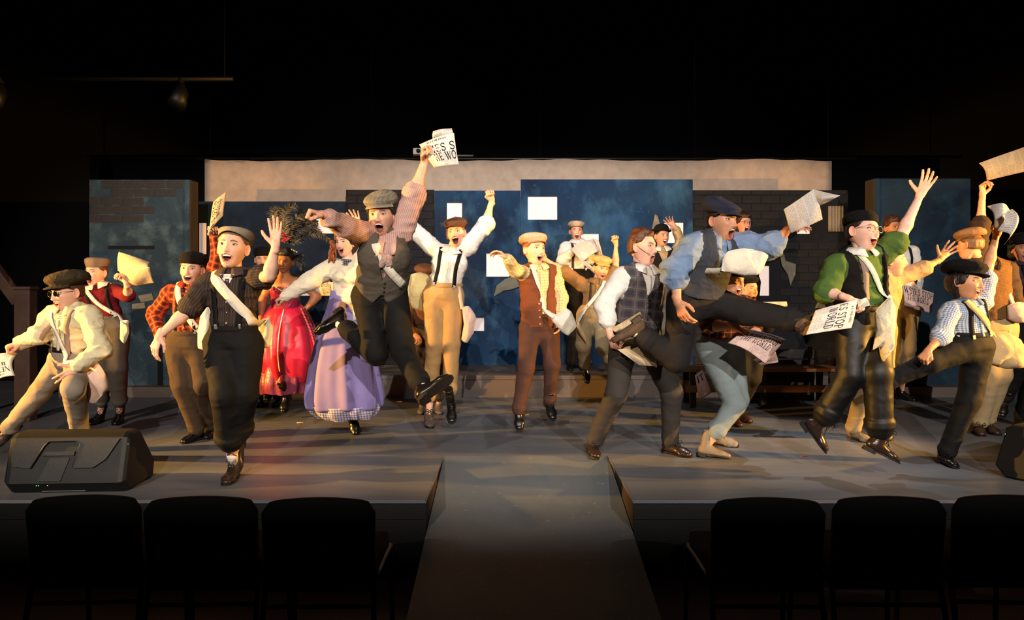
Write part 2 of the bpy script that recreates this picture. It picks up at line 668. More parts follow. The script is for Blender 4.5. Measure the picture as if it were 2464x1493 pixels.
def paint(name, c1, c2, c3, scale=1.2, rough=0.75, bump=0.2, stretch=(1, 1, 1), c4=None):
    """brushed scenic paint in mottled tones"""
    if name in MATS:
        return MATS[name]
    m, nt, b = _new(name)
    tc = nd(nt, 'ShaderNodeTexCoord')
    mp = nd(nt, 'ShaderNodeMapping')
    mp.inputs['Scale'].default_value = stretch
    nt.links.new(tc.outputs['Object'], mp.inputs[0])
    na = nd(nt, 'ShaderNodeTexNoise', i_Scale=scale, i_Detail=6.0, i_Roughness=0.62, i_Distortion=0.8)
    nb = nd(nt, 'ShaderNodeTexNoise', i_Scale=scale * 3.1, i_Detail=5.0, i_Roughness=0.6)
    nc = nd(nt, 'ShaderNodeTexNoise', i_Scale=scale * 24, i_Detail=3.0)
    for n in (na, nb, nc):
        nt.links.new(mp.outputs[0], n.inputs['Vector'])
    ra = nd(nt, 'ShaderNodeMapRange', i_1=0.4, i_2=0.62)
    rb = nd(nt, 'ShaderNodeMapRange', i_1=0.5, i_2=0.75)
    nt.links.new(na.outputs[0], ra.inputs[0])
    nt.links.new(nb.outputs[0], rb.inputs[0])
    x = mixc(nt, ra.outputs[0], srgb(*c1), srgb(*c2))
    x = mixc(nt, mth(nt, 'MULTIPLY', rb.outputs[0], 0.7), x, srgb(*c3))
    if c4:
        rc = nd(nt, 'ShaderNodeMapRange', i_1=0.66, i_2=0.74)
        nt.links.new(nc.outputs[0], rc.inputs[0])
        x = mixc(nt, mth(nt, 'MULTIPLY', rc.outputs[0], 0.5), x, srgb(*c4))
    nt.links.new(x, b.inputs['Base Color'])
    b.inputs['Roughness'].default_value = rough
    b.inputs['Specular IOR Level'].default_value = 0.3
    bp = nd(nt, 'ShaderNodeBump', i_Strength=bump, i_Distance=0.004)
    nt.links.new(nc.outputs[0], bp.inputs['Height'])
    nt.links.new(bp.outputs[0], b.inputs['Normal'])
    MATS[name] = m
    return m

# ================================================================== the place
rnd = random.Random(7)
M_FLOOR = paint('stage_paint', (84, 88, 94), (104, 104, 106), (76, 92, 104), 0.55, 0.42, 0.12, (0.45, 2.6, 1), c4=(124, 122, 120))
M_RAMP = paint('ramp_paint', (84, 90, 94), (98, 102, 104), (78, 92, 100), 0.9, 0.45, 0.12, c4=(140, 140, 138))
M_FASCIA = paint('fascia_black', (9, 9, 9), (13, 12, 12), (6, 7, 7), 2, 0.6, 0.2, (0.4, 1, 4))
M_SIDE = paint('block_side', (54, 45, 42), (44, 38, 38), (60, 50, 44), 2, 0.7, 0.2)
M_HALL = paint('hall_floor', (70, 38, 30), (58, 32, 26), (80, 46, 36), 0.8, 0.5, 0.1)
M_BLACK = cloth('black_drape', (4, 3, 5), 0.95, var=0.1, bump=0.1)
M_CEIL = plain('ceiling_black', (4, 3, 4), 0.95, spec=0.05)
M_EDGE = plain('worn_edge', (98, 92, 86), 0.7)

X0, X1, YF, YG, YP = -0.51, 0.72, 4.2, 5.3, 8.1     # gap sides, stage front, top of ramp, upstage platform
ZH = -0.43


def solid(name, lo, hi, mat, label=None, parent=None, bev=0.0, kind='structure'):
    lo, hi = A(*lo), A(*hi)
    o = Geo().box((lo + hi) / 2, hi - lo, bev=bev).build(name, mat, parent)
    if parent is None and kind:
        o['kind'] = kind
    if label:
        o['label'] = label
    return o


solid('floor', (-9, -8, ZH - .1), (9, 11.2, ZH), M_HALL, 'dark reddish brown hall floor below the stage')
solid('wall_back', (-9, 11.2, ZH), (9, 11.3, 6), M_BLACK, 'black drape hanging behind the scenery')
solid('wall_left', (-9.1, -8, ZH), (-9, 11.3, 6), M_BLACK, 'black masking at stage left of the picture')
solid('wall_right', (9, -8, ZH), (9.1, 11.3, 6), M_BLACK, 'black masking at the far wing')
solid('wall_front', (-9, -8.1, ZH), (9, -8, 6), M_BLACK, 'dark wall behind the audience')
solid('ceiling', (-9, -8, 6), (9, 11.3, 6.1), M_CEIL, 'black ceiling over the stage')

# front-of-house lanterns hung over the audience (behind the camera) with unseen plates added to cut their light
for (lx, ly, lz), lb in zip(FOH, ('on the side of the stair rail', 'over the centre aisle', 'on the side of the checked shirt')):
    t = empty('stage_lantern', (lx, ly, lz), 'black lantern with added light-blocking plates, unseen over the audience ' + lb, 'lantern', 'front lanterns')
    Geo().tube([(0, -.45, .14), (0, -.40, .145), (0, -.12, .02)], [.06, .1, .11], 16).build('housing', M_CEIL, t, True)
    Geo().box((0, 1.0, -.522 - .45), (2.4, .01, .90)).build('light_block_plate', M_CEIL, t)
    Geo().box((0, 1.0, -.125 + .25), (2.4, .01, .50)).build('light_block_plate', M_CEIL, t)
    for x in (-1.15, 1.15):
        Geo().tube([(x, 1.0, -.53), (x * .1, -.12, -.02)], .008, 6).build('plate_arm', M_CEIL, t, True)
        Geo().tube([(x, 1.0, -.1), (x * .1, -.12, .04)], .008, 6).build('plate_arm', M_CEIL, t, True)
    Geo().tube([(0, -.3, .1), (0, -.3, 5.99 - lz)], .012, 8).build('hanger', M_CEIL, t, True)

# stage: two front blocks either side of the ramp, main deck behind
def deck(name, lo, hi, label):
    o = solid(name, (lo[0], lo[1], -0.02), (hi[0], hi[1], 0.0), M_FLOOR, label)
    return o


sl = deck('stage_floor', (-8.8, YF), (X0, YG), 'painted grey deck of the front stage block beside the speaker with handle')
sr = deck('stage_floor', (X1, YF), (8.8, YG), 'painted grey deck of the front stage block under the running dancers')
sm = deck('stage_floor', (-8.8, YG), (8.8, 9.5), 'painted grey main stage deck with brushed streaks')
for base, (a, b) in ((sl, (-8.8, X0)), (sr, (X1, 8.8))):
    solid('fascia', (a + .004, YF + .004, ZH), (b - .004, YF + .03, -.02), M_FASCIA, None, base)
    solid('fascia_rail', (a + .002, YF - .012, -.11), (b - .002, YF + .004, -.022), M_FASCIA, None, base)
    xs = (b - .03, b - .004) if a < 0 else (a + .004, a + .03)
    solid('side_panel', (xs[0], YF + .03, ZH), (xs[1], YG, -.02), M_SIDE, None, base)
    ex = b if a < 0 else a
    solid('edge_trim', (ex - .007, YF, -.006), (ex + .004, YG, .0015), M_EDGE, None, base)
# ramp between the blocks
rl = 2.45
g = Geo()
g.add([(X0 + .002, YG, 0), (X1 - .002, YG, 0), (X1 - .002, YG - rl, ZH + .004), (X0 + .002, YG - rl, ZH + .004),
       (X0 + .002, YG, ZH), (X1 - .002, YG, ZH), (X1 - .002, YG - rl, ZH), (X0 + .002, YG - rl, ZH)],
      [(0, 1, 2, 3), (7, 6, 5, 4), (0, 3, 7, 4), (1, 5, 6, 2), (0, 4, 5, 1), (3, 2, 6, 7)])
o = g.build('ramp', M_RAMP)
tag(o, 'grey painted ramp sloping from the stage down to the hall', kind='structure')
solid('seam', (-1.7, YG - .002, 0.0), (X0, YG + .002, .0008), M_EDGE, None, sl)

# upstage platform and the low risers under the side flats
pm = paint('platform_paint', (96, 86, 80), (112, 98, 88), (78, 78, 80), 0.9, 0.6, 0.15, (0.5, 1, 1.5))
o = solid('platform', (-3.5, YP, 0), (3.85, 9.5, .25), pm, 'long low grey platform in front of the blue backdrop')
solid('platform_lip', (-3.5, YP - .012, .205), (3.85, YP, .25), pm, None, o)
for x0, x1, lb in ((-5.2, -3.5, 'low dark riser under the brick flat behind the dancer in maroon'), (3.85, 5.6, 'low dark riser under the blue flat behind the green sweater')):
    solid('riser', (x0, YP, 0), (x1, 9.2, .115), pm, lb)

# ---- backdrop panels with window openings
DB = 9.2
M_BLUE = paint('backdrop_blue', (9, 32, 58), (20, 60, 94), (62, 108, 142), 0.8, 0.8, 0.2, (1, 1, 0.7), c4=(56, 92, 118))
M_NAVY = paint('backdrop_navy', (7, 18, 34), (11, 30, 52), (22, 50, 76), 1.0, 0.8, 0.2)
M_DARKB = paint('brick_ground', (14, 15, 19), (20, 20, 24), (26, 34, 44), 1.5, 0.85, 0.3)
M_BRICK = paint('brick_charcoal', (26, 25, 27), (36, 32, 31), (30, 38, 47), 1.6, 0.85, 0.5)
M_PANE_GLOW = plain('muslin_pane_glow', (248, 232, 226), 0.9, spec=0.1, scale=20, emit=(255, 225, 215), estr=0.28)  # muslin with a slight glow added in place of light from behind
M_CYC = cloth('cyclorama_muslin', (190, 168, 150), 0.95, weave=300, var=0.22, bump=0.1, fold=2)


def bx_(px):
    return (px - CX) / F * DB


def bz_(py):
    return CZ - (py - HY) / F * DB


def panel(name, px0, px1, ptop, mat, label, holes=(), dy=0.0, zbot=0.25):
    """one flat with rectangular openings; holes in photo pixels"""
    y0, y1 = DB + dy, DB + dy + .045
    xs = sorted({bx_(px0), bx_(px1), *[bx_(h[0]) for h in holes], *[bx_(h[2]) for h in holes]})
    zs = sorted({zbot, bz_(ptop), *[bz_(h[1]) for h in holes], *[bz_(h[3]) for h in holes]})
    inh = lambda i, j: any(bx_(h[0]) - 1e-6 <= (xs[i] + xs[i + 1]) / 2 <= bx_(h[2]) + 1e-6 and bz_(h[3]) - 1e-6 <= (zs[j] + zs[j + 1]) / 2 <= bz_(h[1]) + 1e-6 for h in holes)
    g = Geo()
    nx, nz = len(xs), len(zs)
    V = [(x, y, z) for y in (y0, y1) for x in xs for z in zs]
    ix = lambda s, i, j: s * nx * nz + i * nz + j
    Fc = []
    full = {(i, j) for i in range(nx - 1) for j in range(nz - 1) if not inh(i, j)}
    for i, j in full:
        Fc.append((ix(0, i, j), ix(0, i + 1, j), ix(0, i + 1, j + 1), ix(0, i, j + 1)))
        Fc.append((ix(1, i, j), ix(1, i, j + 1), ix(1, i + 1, j + 1), ix(1, i + 1, j)))
        for di, dj, a, b in ((-1, 0, (i, j), (i, j + 1)), (1, 0, (i + 1, j), (i + 1, j + 1)), (0, -1, (i, j), (i + 1, j)), (0, 1, (i, j + 1), (i + 1, j + 1))):
            if (i + di, j + dj) not in full:
                Fc.append((ix(0, *a), ix(0, *b), ix(1, *b), ix(1, *a)))
    g.add(V, Fc)
    o = g.build(name, mat)
    tag(o, label, 'scenery', 'painted backdrop flats')
    for h in holes:
        Geo().box(((bx_(h[0]) + bx_(h[2])) / 2, y0 + .03, (bz_(h[1]) + bz_(h[3])) / 2), (bx_(h[2]) - bx_(h[0]), .008, bz_(h[1]) - bz_(h[3]))).build('window_pane', M_PANE_GLOW, o)
    return o


panel('backdrop_flat', 478, 831.5, 485, M_NAVY, 'dark blue painted flat behind the plumed hat, lower than its neighbours',
      [(760, 516, 803, 562), (722, 690, 830, 712)])
fB = panel('backdrop_flat', 832.5, 1044.5, 457, M_DARKB, 'dark brick flat behind the dancer leaping in the grey vest', (), .0)
panel('backdrop_flat', 1045.5, 1252.5, 459, M_BLUE, 'blue mottled flat with three windows beside the raised fist',
      [(1075, 488, 1112, 531), (1140, 765, 1165, 797), (1170, 610, 1226, 666)])
panel('backdrop_flat', 1253, 1667, 432, M_BLUE, 'tallest blue mottled flat, with large square window',
      [(1270, 473, 1341, 529), (1398, 563, 1441, 600), (1598, 536, 1645, 585), (1590, 700, 1612, 772)], -.0)
fE = panel('backdrop_flat', 1667.5, 2040, 458, M_DARKB, 'dark brick flat behind the dancer leaping in the blue shirt',
           [(1820, 640, 1852, 712), (1910, 528, 1950, 563)], .0)
M_CURT = cloth('curtain_tan', (150, 132, 108), 0.9, fold=30, bump=.4)
g = Geo()
xs = np.linspace(bx_(1990), bx_(2026), 19)
P_ = np.array([[(x, DB - .03 + .012 * math.sin(k * 1.7), z) for k, x in enumerate(xs)] for z in np.linspace(bz_(558), bz_(497), 6)])
g.grid(P_)
o = g.build('curtain', M_CURT, None, True)
so = o.modifiers.new('s', 'SOLIDIFY'); so.thickness = .006
tag(o, 'narrow tan curtain hanging on the dark brick flat', 'curtain')
g = Geo()
P_ = np.array([[(x, DB - .03 + .01 * math.sin(k * 1.3), z) for k, x in enumerate(np.linspace(bx_(482), bx_(498), 7))] for z in np.linspace(bz_(612), bz_(538), 6)])
g.grid(P_)
o = g.build('curtain', M_PANE_GLOW, None, True)  # cloth given the same added glow as the panes
so = o.modifiers.new('s', 'SOLIDIFY'); so.thickness = .006
tag(o, 'narrow white cloth strip at the end of the navy flat', 'curtain')

# bricks on the brick flats: real raised pieces sharing one mesh
bw, bh, bd = .236, .088, .012
bm_ = Geo().box((0, 0, 0), (bw, bd, bh), bev=.004)
_b = bm_.build('brick', M_BRICK)
BR = _b.data
bpy.data.objects.remove(_b)


def bricks(parent, x0, x1, z0, z1, yf, keep):
    k = 0
    z = z0 + bh / 2 + .006
    row = 0
    while z < z1 - .02:
        x = x0 + (.0 if row % 2 else (bw + .012) / 2) + .02
        while x < x1:
            a, b = x - bw / 2, x + bw / 2
            ca, cb = max(a, x0), min(b, x1)
            if cb - ca > .07 and keep((ca + cb) / 2, z):
                b_ = link('brick', BR, parent, ((ca + cb) / 2, yf - bd / 2 + .003 + .003 * rnd.random(), z))
                b_.scale = ((cb - ca) / bw, 1, min(1, (z1 - z) / (bh / 2)))
                k += 1
            x += bw + .012
        z += bh + .012
        row += 1
    return k


holesE = [(1820, 640, 1852, 712), (1910, 528, 1950, 563), (1985, 490, 2030, 565)]


def keepE(x, z):
    px, py = x / DB * F + CX, HY - (z - CZ) / DB * F
    if any(h[0] - 26 < px < h[2] + 26 and h[1] - 12 < py < h[3] + 12 for h in holesE):
        return False
    return vnoise(A(x * 1.6, 3.1, z * 1.6), 5) > .3 or z > 1.9


bricks(fE, bx_(1667), bx_(2040), .25, bz_(458), DB, keepE)
bricks(fB, bx_(832), bx_(1045), .25, bz_(457), DB + .0, lambda x, z: vnoise(A(x * 1.7, 8.2, z * 1.7), 6) > .22)

# cyclorama cloth and its pipe above the flats
nx_ = 90
P_ = np.array([[(x, 10.0 + .012 * math.sin(x * 3.1) + .008 * math.sin(x * 9.7 + z), z + (.012 * math.sin(x * 2.3) + .006 * math.sin(x * 11) if z > 3 else 0)) for x in np.linspace(-4.34, 4.53, nx_)] for z in np.linspace(1.2, 3.06, 12)])
g = Geo(); g.grid(P_)
o = g.build('cyclorama', M_CYC, None, True)
so = o.modifiers.new('s', 'SOLIDIFY'); so.thickness = .004
tag(o, 'wide cream muslin cloth hanging above the blue flats', 'backdrop cloth')
M_PIPE = plain('pipe_grey', (70, 66, 62), 0.4, 0.8)
M_LAMPB = plain('lantern_black', (16, 15, 15), 0.5)
g = Geo().tube([(-4.5, 10.06, 3.09), (4.9, 10.06, 3.09)], .018, 10)
o = g.build('batten_pipe', M_PIPE, None, True)
tag(o, 'thin metal pipe along the top of the cream cloth', 'pipe')
Geo().tube([(-1.4, 10.03, 3.13), (-.55, 10.03, 3.13)], .012, 8).build('bar', plain('bar_pale', (150, 145, 138), .4, .3), o, True)
for x in (-4.3, -2, .4, 2.6, 4.5):
    Geo().tube([(x, 10.06, 3.09), (x, 10.06, 5.99)], .004, 6).build('hanging_wire', M_LAMPB, o, True)
# small projector on the batten behind the raised newspaper
t = empty('projector', (-1.28, 9.975, 3.11), 'small pale projector sitting on the pipe beside the raised newspaper', 'projector')
Geo().box((0, 0, .06), (.22, .16, .09), bev=.015).build('housing', plain('projector_pale', (205, 200, 196), .5), t)
Geo().tube([(-.03, -.08, .06), (-.03, -.11, .06)], .028, 16).build('lens', M_LAMPB, t, True)
for k in range(4):
    Geo().box((.03 + k * .02, -.082, .06), (.008, .006, .06)).build('vent_slat', M_LAMPB, t)

# unlit lanterns on a bar in the dark above the far left
t = empty('lighting_bar', PX(250, 190, 8.2), 'dark lighting bar with two lanterns high above the dancer in maroon', 'lighting bar')
Geo().tube([(-1.6, 0, 0), (1.5, 0, 0)], .024, 10).build('pipe', M_LAMPB, t, True)
for x in (-1.2, .9):
    g = Geo().tube([(x, 0, -.05), (x, -.02, -.16), (x + .02, -.16, -.34)], [.03, .085, .1], 14)
    l_ = g.build('lantern', M_LAMPB, t, True)
    Geo().box((x, 0, -.03), (.05, .05, .1), bev=.008).build('clamp', M_LAMPB, t)
for x in (-1.5, 1.4):
    Geo().tube([(x, 0, 0), (x, 0, 6 - t.location.z - .01)], .008, 6).build('hanger', M_LAMPB, t, True)

# ---- side flats
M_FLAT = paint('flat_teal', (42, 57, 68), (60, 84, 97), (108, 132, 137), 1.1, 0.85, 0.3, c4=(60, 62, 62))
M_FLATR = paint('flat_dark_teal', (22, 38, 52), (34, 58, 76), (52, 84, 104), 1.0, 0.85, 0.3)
M_WOODF = paint('flat_edge', (62, 54, 50), (54, 47, 44), (72, 62, 56), 2, 0.8, 0.2, (3, 3, .5))
DF = 8.25
fz = lambda py: CZ - (py - HY) / F * DF
fx = lambda px: (px - CX) / F * DF


def side_flat(px0, px1, ptop, mat, edge_right, label):
    o = solid('scenery_flat', (fx(px0), DF, .115), (fx(px1), DF + .03, fz(ptop)), mat, None, None, kind=None)
    tag(o, label, 'scenery', 'tall side flats')
    xe = fx(px1) if edge_right else fx(px0)
    solid('return_panel', (xe - .012, DF + .001, .116), (xe + .012, DF + .2, fz(ptop) - .002), M_WOODF, None, o)
    solid('corner_stile', (xe - .05 * (1 if edge_right else 0), DF - .012, .116), (xe + .05 * (0 if edge_right else 1), DF, fz(ptop) - .001), mat, None, o)
    return o


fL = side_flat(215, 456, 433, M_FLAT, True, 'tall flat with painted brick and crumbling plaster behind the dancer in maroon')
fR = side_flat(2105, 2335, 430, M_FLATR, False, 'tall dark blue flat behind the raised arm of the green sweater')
_BRs = BR
M_BRK2 = paint('brick_grey', (54, 52, 52), (66, 62, 60), (46, 52, 58), 2.2, 0.9, 0.5)
BR2 = BR.copy(); BR2.materials.clear(); BR2.materials.append(M_BRK2)
BR = BR2
bw2 = bw


def keepL(x, z):
    px, py = x / DF * F + CX, HY - (z - CZ) / DF * F
    n = vnoise(A(x * 2.2, 1.7, z * 2.2), 11)
    if py < 540:
        return n > .12 and not (py < 470 and px < 255) and not (px > 370 and py > 475)
    return n > .62


bricks(fL, fx(215), fx(440), .115, fz(433), DF, keepL)
# painted window frame bars and plaster scraps on the left flat
M_DK = plain('flat_black', (14, 14, 15), .9)
for a, b, c, d in ((262, 592, 372, 600), (380, 838, 392, 930), (283, 838, 306, 930)):
    Geo().box(((fx(a) + fx(c)) / 2, DF - .004, (fz(b) + fz(d)) / 2), (fx(c) - fx(a), .012, fz(b) - fz(d))).build('painted_bar', M_DK, fL)

# torn posters
M_POST = cloth('poster_olive', (120, 116, 100), .95, weave=80, var=.3, bump=.3)
M_POST2 = cloth('poster_tan', (156, 140, 112), .95, weave=80, var=.3, bump=.3)


def poster(pts, D, mat, label):
    g = Geo()
    c = A(*PX(*np.mean(pts, 0), D))
    V = [PX(p[0], p[1], D) - c for p in pts]
    V = [A(v[0], -.004 - .02 * (k % 3 == 1), v[2]) for k, v in enumerate(V)]
    n = len(V)
    g.add(V + [v + A(0, .003, 0) for v in V] , [tuple(range(n)), tuple(range(2 * n - 1, n - 1, -1))] + [((i + 1) % n, i, n + i, n + (i + 1) % n) for i in range(n)])
    o = g.build('torn_poster', mat, None, False, tuple(c))
    tag(o, label, 'poster', 'torn posters')


poster([(1188, 714), (1195, 688), (1215, 672), (1240, 664), (1250, 690), (1232, 697), (1212, 700)], DB - .028, M_POST, 'torn olive poster scrap under the square window behind the brown vest')
poster([(1876, 612), (1884, 608), (1890, 628), (1915, 636), (1912, 660), (1902, 688), (1896, 662), (1880, 640)], DB - .014, M_POST, 'torn poster scrap with a long tail on the dark brick flat')
poster([(1568, 552), (1575, 516), (1582, 520), (1590, 548)], DB - .03, M_POST2, 'pointed tan scrap pasted above the bowler hat')
poster([(332, 712), (368, 706), (370, 722), (340, 728)], DF - .004, M_POST2, 'upper of two pale scraps on the plaster flat')
poster([(318, 732), (350, 728), (350, 742), (318, 744)], DF - .004, M_POST2, 'lower of two pale scraps on the plaster flat')
poster([(1960, 742), (1966, 728), (1976, 716), (1984, 730), (1986, 742)], DB - .014, M_POST, 'small rounded scrap on the brick flat beside the held newspaper')

# ---- bench, crates and rail
M_WOOD = paint('bench_wood', (116, 78, 46), (92, 60, 36), (132, 92, 56), 1.4, .55, .3, (.6, 3, 3))
M_WOODD = paint('bench_dark', (44, 34, 28), (36, 28, 24), (54, 42, 34), 1.4, .6, .3)
t = empty('bench', (2.62, 7.55, 0), 'long wooden plank bench behind the grey-blue trousers', 'bench')
for k, y in enumerate((-.12, .02, .16)):
    Geo().box((0, y, .395), (1.72, .125, .035), bev=.006).build('seat_plank', M_WOOD, t)
for x in (-.72, .02, .74):
    for y in (-.13, .17):
        Geo().box((x, y, .188), (.06, .05, .376), bev=.005).build('leg', M_WOODD, t)
Geo().box((0, -.165, .2), (1.6, .022, .075), bev=.004).build('stretcher', M_WOOD, t)
t = empty('crate', (3.05, 7.86, 0), 'dark slatted crate standing behind the wooden bench', 'crate')
for k in range(5):
    Geo().box((0, 0, .06 + k * .115), (.62, .016, .1), bev=.004).build('slat', M_BRK2, t)
for x in (-.28, .28):
    Geo().box((x, .03, .3), (.04, .04, .6)).build('post', M_WOODD, t)
t = empty('stair_rail', PX(62, 1020, 6.7) * A(1, 1, 0), 'brown wooden stair post with sloping handrail in the left wing', 'railing')
M_RAIL = paint('rail_wood', (84, 62, 50), (70, 52, 44), (96, 72, 56), 2, .6, .2)
Geo().box((0, 0, .62), (.15, .12, 1.24), bev=.012).build('post', M_RAIL, t)
Geo().box((0, 0, 1.255), (.17, .14, .03), bev=.008).build('post_cap', M_RAIL, t)
g = Geo()
a, b = A(-.06, 0, 1.12), A(-.75, .1, 1.95)
d = nrm(b - a); n_ = nrm(np.cross(d, A(0, 1, 0)))
g.box((a + b) / 2, (np.linalg.norm(b - a), .09, .1), np.stack([d, np.cross(n_, d), n_], 1), .01)
g.build('handrail', M_RAIL, t)
solid('baluster', (-.7, .05, 0), (-.64, .13, 1.78), M_RAIL, None, t)

# ---- floor monitor speakers
M_SPK = plain('speaker_plastic', (17, 18, 17), .45, bump=.25, scale=400)
M_SPKD = plain('speaker_dark', (7, 7, 7), .6)
M_SPKL = plain('speaker_ridge', (52, 54, 50), .35)
M_LEDG = plain('led_green', (60, 255, 110), emit=(70, 255, 120), estr=2.5)
M_LEDO = plain('led_amber', (255, 150, 60), emit=(255, 150, 60), estr=2.5)
M_SILV = plain('silver', (170, 170, 168), .3, .9)


def wedge(loc, rz, label):
    """floor wedge seen from behind: sloped handle panel, chamfered ends"""
    t = empty('monitor_speaker', loc, label, 'speaker')
    t.rotation_euler = (0, 0, rz)
    prof = [(-.10, .0), (-.16, .07), (-.09, .335), (-.05, .36), (.05, .36), (.27, .10), (.25, .0)]
    g = Geo()
    rings = []
    for x, s, dz in ((-.36, .90, .012), (-.345, .97, .004), (-.32, 1, 0), (.32, 1, 0), (.345, .97, .004), (.36, .9, .012)):
        rings.append([(x, .05 + (p[0] - .05) * s, .18 + (p[1] - .18) * s) for p in prof])
    zmin = min(p[2] for p in rings[2])
    g.loft(rings)
    g.build('cabinet', M_SPKD, t)
    # sloped back panel: n = outward normal
    a, b = A(0, -.16, .07), A(0, -.09, .335)
    v = nrm(b - a); n = A(0, -v[2], v[1])
    L = np.linalg.norm(b - a)
    o_ = a + n * .001
    left = [(-.31, L - .01), (-.325, .17), (-.31, .10), (-.20, .09), (-.135, L - .05), (-.11, L - .02), (0.05, L - .02), (.075, L - .04), (.05, .09), (.17, .09), (.24, .14), (.31, L - .01)]
    Geo().prism(left, o_, A(1, 0, 0), v, n * .014).build('back_plate', M_SPK, t)
    rim = [(-.20, .092), (-.137, L - .05), (-.11, L - .022), (.05, L - .022), (.075, L - .04), (.048, .092)]
    Geo().tube([o_ + n * .014 + A(1, 0, 0) * p + v * q for p, q in rim], .004, 6).build('handle_rim', M_SPKL, t, True)
    Geo().prism([(-.135, L - .085), (.05, L - .085), (.045, L - .11), (-.145, L - .11)], o_ - n * .004, A(1, 0, 0), v, n * .016).build('handle_bar', M_SPK, t)
    Geo().prism([(-.10, L - .125), (.02, L - .125), (-.015, .02), (-.145, .02)], o_ - n * .006, A(1, 0, 0), v, n * .012).build('label_plate', M_SPK, t)
    Geo().prism([(-.017, .02), (-.145, .02), (-.146, .014), (-.017, .014)], o_ - n * .002, A(1, 0, 0), v, n * .012).build('plate_edge', M_SPKL, t)
    for x, m in ((-.155, M_LEDG), (-.143, M_LEDG), (-.09, M_LEDO)):
        Geo().ball(a + A(x, 0, 0) + v * -.012 + n * .002, .0028, nu=6, nv=4).build('led', m, t)
    Geo().box((-.02, -.118, .012), (.26, .006, .006)).build('port_strip', M_SILV, t)
    for y, z in ((-.09, .29), (-.1, .2), (.05, .27), (.08, .14), (-.1, .1), (.16, .16), (.0, .05)):
        Geo().ball((.352, y, z), .005, nu=6, nv=4).build('screw', M_SILV, t)
    return t


wedge((-2.74, 4.46, .001), math.radians(3), 'black floor monitor speaker with carrying handle in front of the lunging dancer')
wedge((3.62, 4.78, .001), math.radians(-150), 'black floor monitor speaker beside the dancer in black trousers')

# ---- audience chairs
M_CH = cloth('chair_black', (5, 5, 5), .9, weave=300, bump=.2, var=.1)
M_CHF = plain('chair_frame', (22, 22, 23), .35, .6)


def chair():
    t = empty('audience_chair', (0, 0, ZH))
    w, n = .245, 17
    g = Geo()
    outer = []
    for x in np.linspace(-1, 1, n):
        outer.append((x * w * (1 if abs(x) < 1 else 1), .775 - .012 * x * x - (.045 * max(0, (abs(x) - .82) / .18) ** 2)))
    poly = outer + [(w * .97, .36), (-w * .97, .36)]
    rings = []
    for dy, s in ((0, .96), (.012, 1.0), (.03, 1.0), (.045, .95)):
        rings.append([(p[0] * s, dy + .03 * (1 - (p[0] / w) ** 2) - .10 * (p[1] - .4), .57 + (p[1] - .57) * s) for p in poly])
    g.loft(rings)
    g.build('backrest', M_CH, t, True)
    Geo().box((0, .25, .44), (.47, .46, .07), bev=.028).build('seat', M_CH, t, True)
    for s in (-1, 1):
        Geo().tube(catmull([(s * .225, -.01, .62), (s * .235, .02, .42), (s * .24, -.02, .25), (s * .245, -.05, .005)], 4), .0125, 8).build('leg', M_CHF, t, True)
        Geo().tube(catmull([(s * .235, .03, .405), (s * .24, .4, .405), (s * .24, .46, .36), (s * .245, .49, .005)], 4), .0125, 8).build('leg', M_CHF, t, True)
    Geo().tube([(-.238, -.015, .31), (.238, -.015, .31)], .010, 8).build('crossbar', M_CHF, t, True)
    Geo().tube([(-.24, .44, .395), (.24, .44, .395)], .010, 8).build('crossbar', M_CHF, t, True)
    return t


def dup(root):
    r = root.copy()
    COL.objects.link(r)
    for ch in root.children:
        c = ch.copy(); COL.objects.link(c); c.parent = r
        for g_ in ch.children:
            d_ = g_.copy(); COL.objects.link(d_); d_.parent = c
    return r


ch0 = chair()
first = True
for px, yy, rz, lb in ((205, 3.12, .05, 'black audience chair below the speaker with handle, last of the row by the rail'),
                       (486, 3.10, .03, 'middle black audience chair below the dancer in the dark striped shirt'),
                       (768, 3.08, .02, 'black audience chair at the aisle end on the side of the pink dress'),
                       (1846, 3.08, -.02, 'black audience chair at the aisle end below the grey-blue trousers'),
                       (2136, 3.10, -.02, 'middle black audience chair below the running dancer in green'),
                       (2426, 3.12, -.05, 'black audience chair below the dancer in the checked shirt')):
    c_ = ch0 if first else dup(ch0)
    first = False
    c_.location = ((px - CX) / F * yy, yy, ZH)
    c_.rotation_euler = (0, 0, rz)
    tag(c_, lb, 'chair', 'front row chairs')

# small litter on the boards
for px, py, a, col, lb in ((722, 1019, .1, (220, 200, 190), 'thin white stick lying on the boards behind the lavender skirt'),
                           (1268, 1000, .9, (200, 160, 120), 'bent straw scrap on the boards beside the brown trousers'),
                           (960, 968, .2, (210, 190, 170), 'tiny pale scrap on the boards by the platform'),
                           (1935, 1100, .4, (200, 70, 50), 'tiny red scrap on the boards under the running dancer')):
    D = 1.27 * F / (py - HY)
    g = Geo().tube([(-.03, 0, .004), (0, .004, .006), (.03, 0, .004)], .003, 6)
    o = g.build('scrap', plain('scrap_%d' % px, col, .8), None, True, tuple(PX(px, py, D) * A(1, 1, 0)))
    o.rotation_euler = (0, 0, a)
    tag(o, lb, 'litter')

# ================================================================== people
def rot(ax, a):
    return np.array(Matrix.Rotation(a, 3, Vector(ax)))


_CUBE = {}


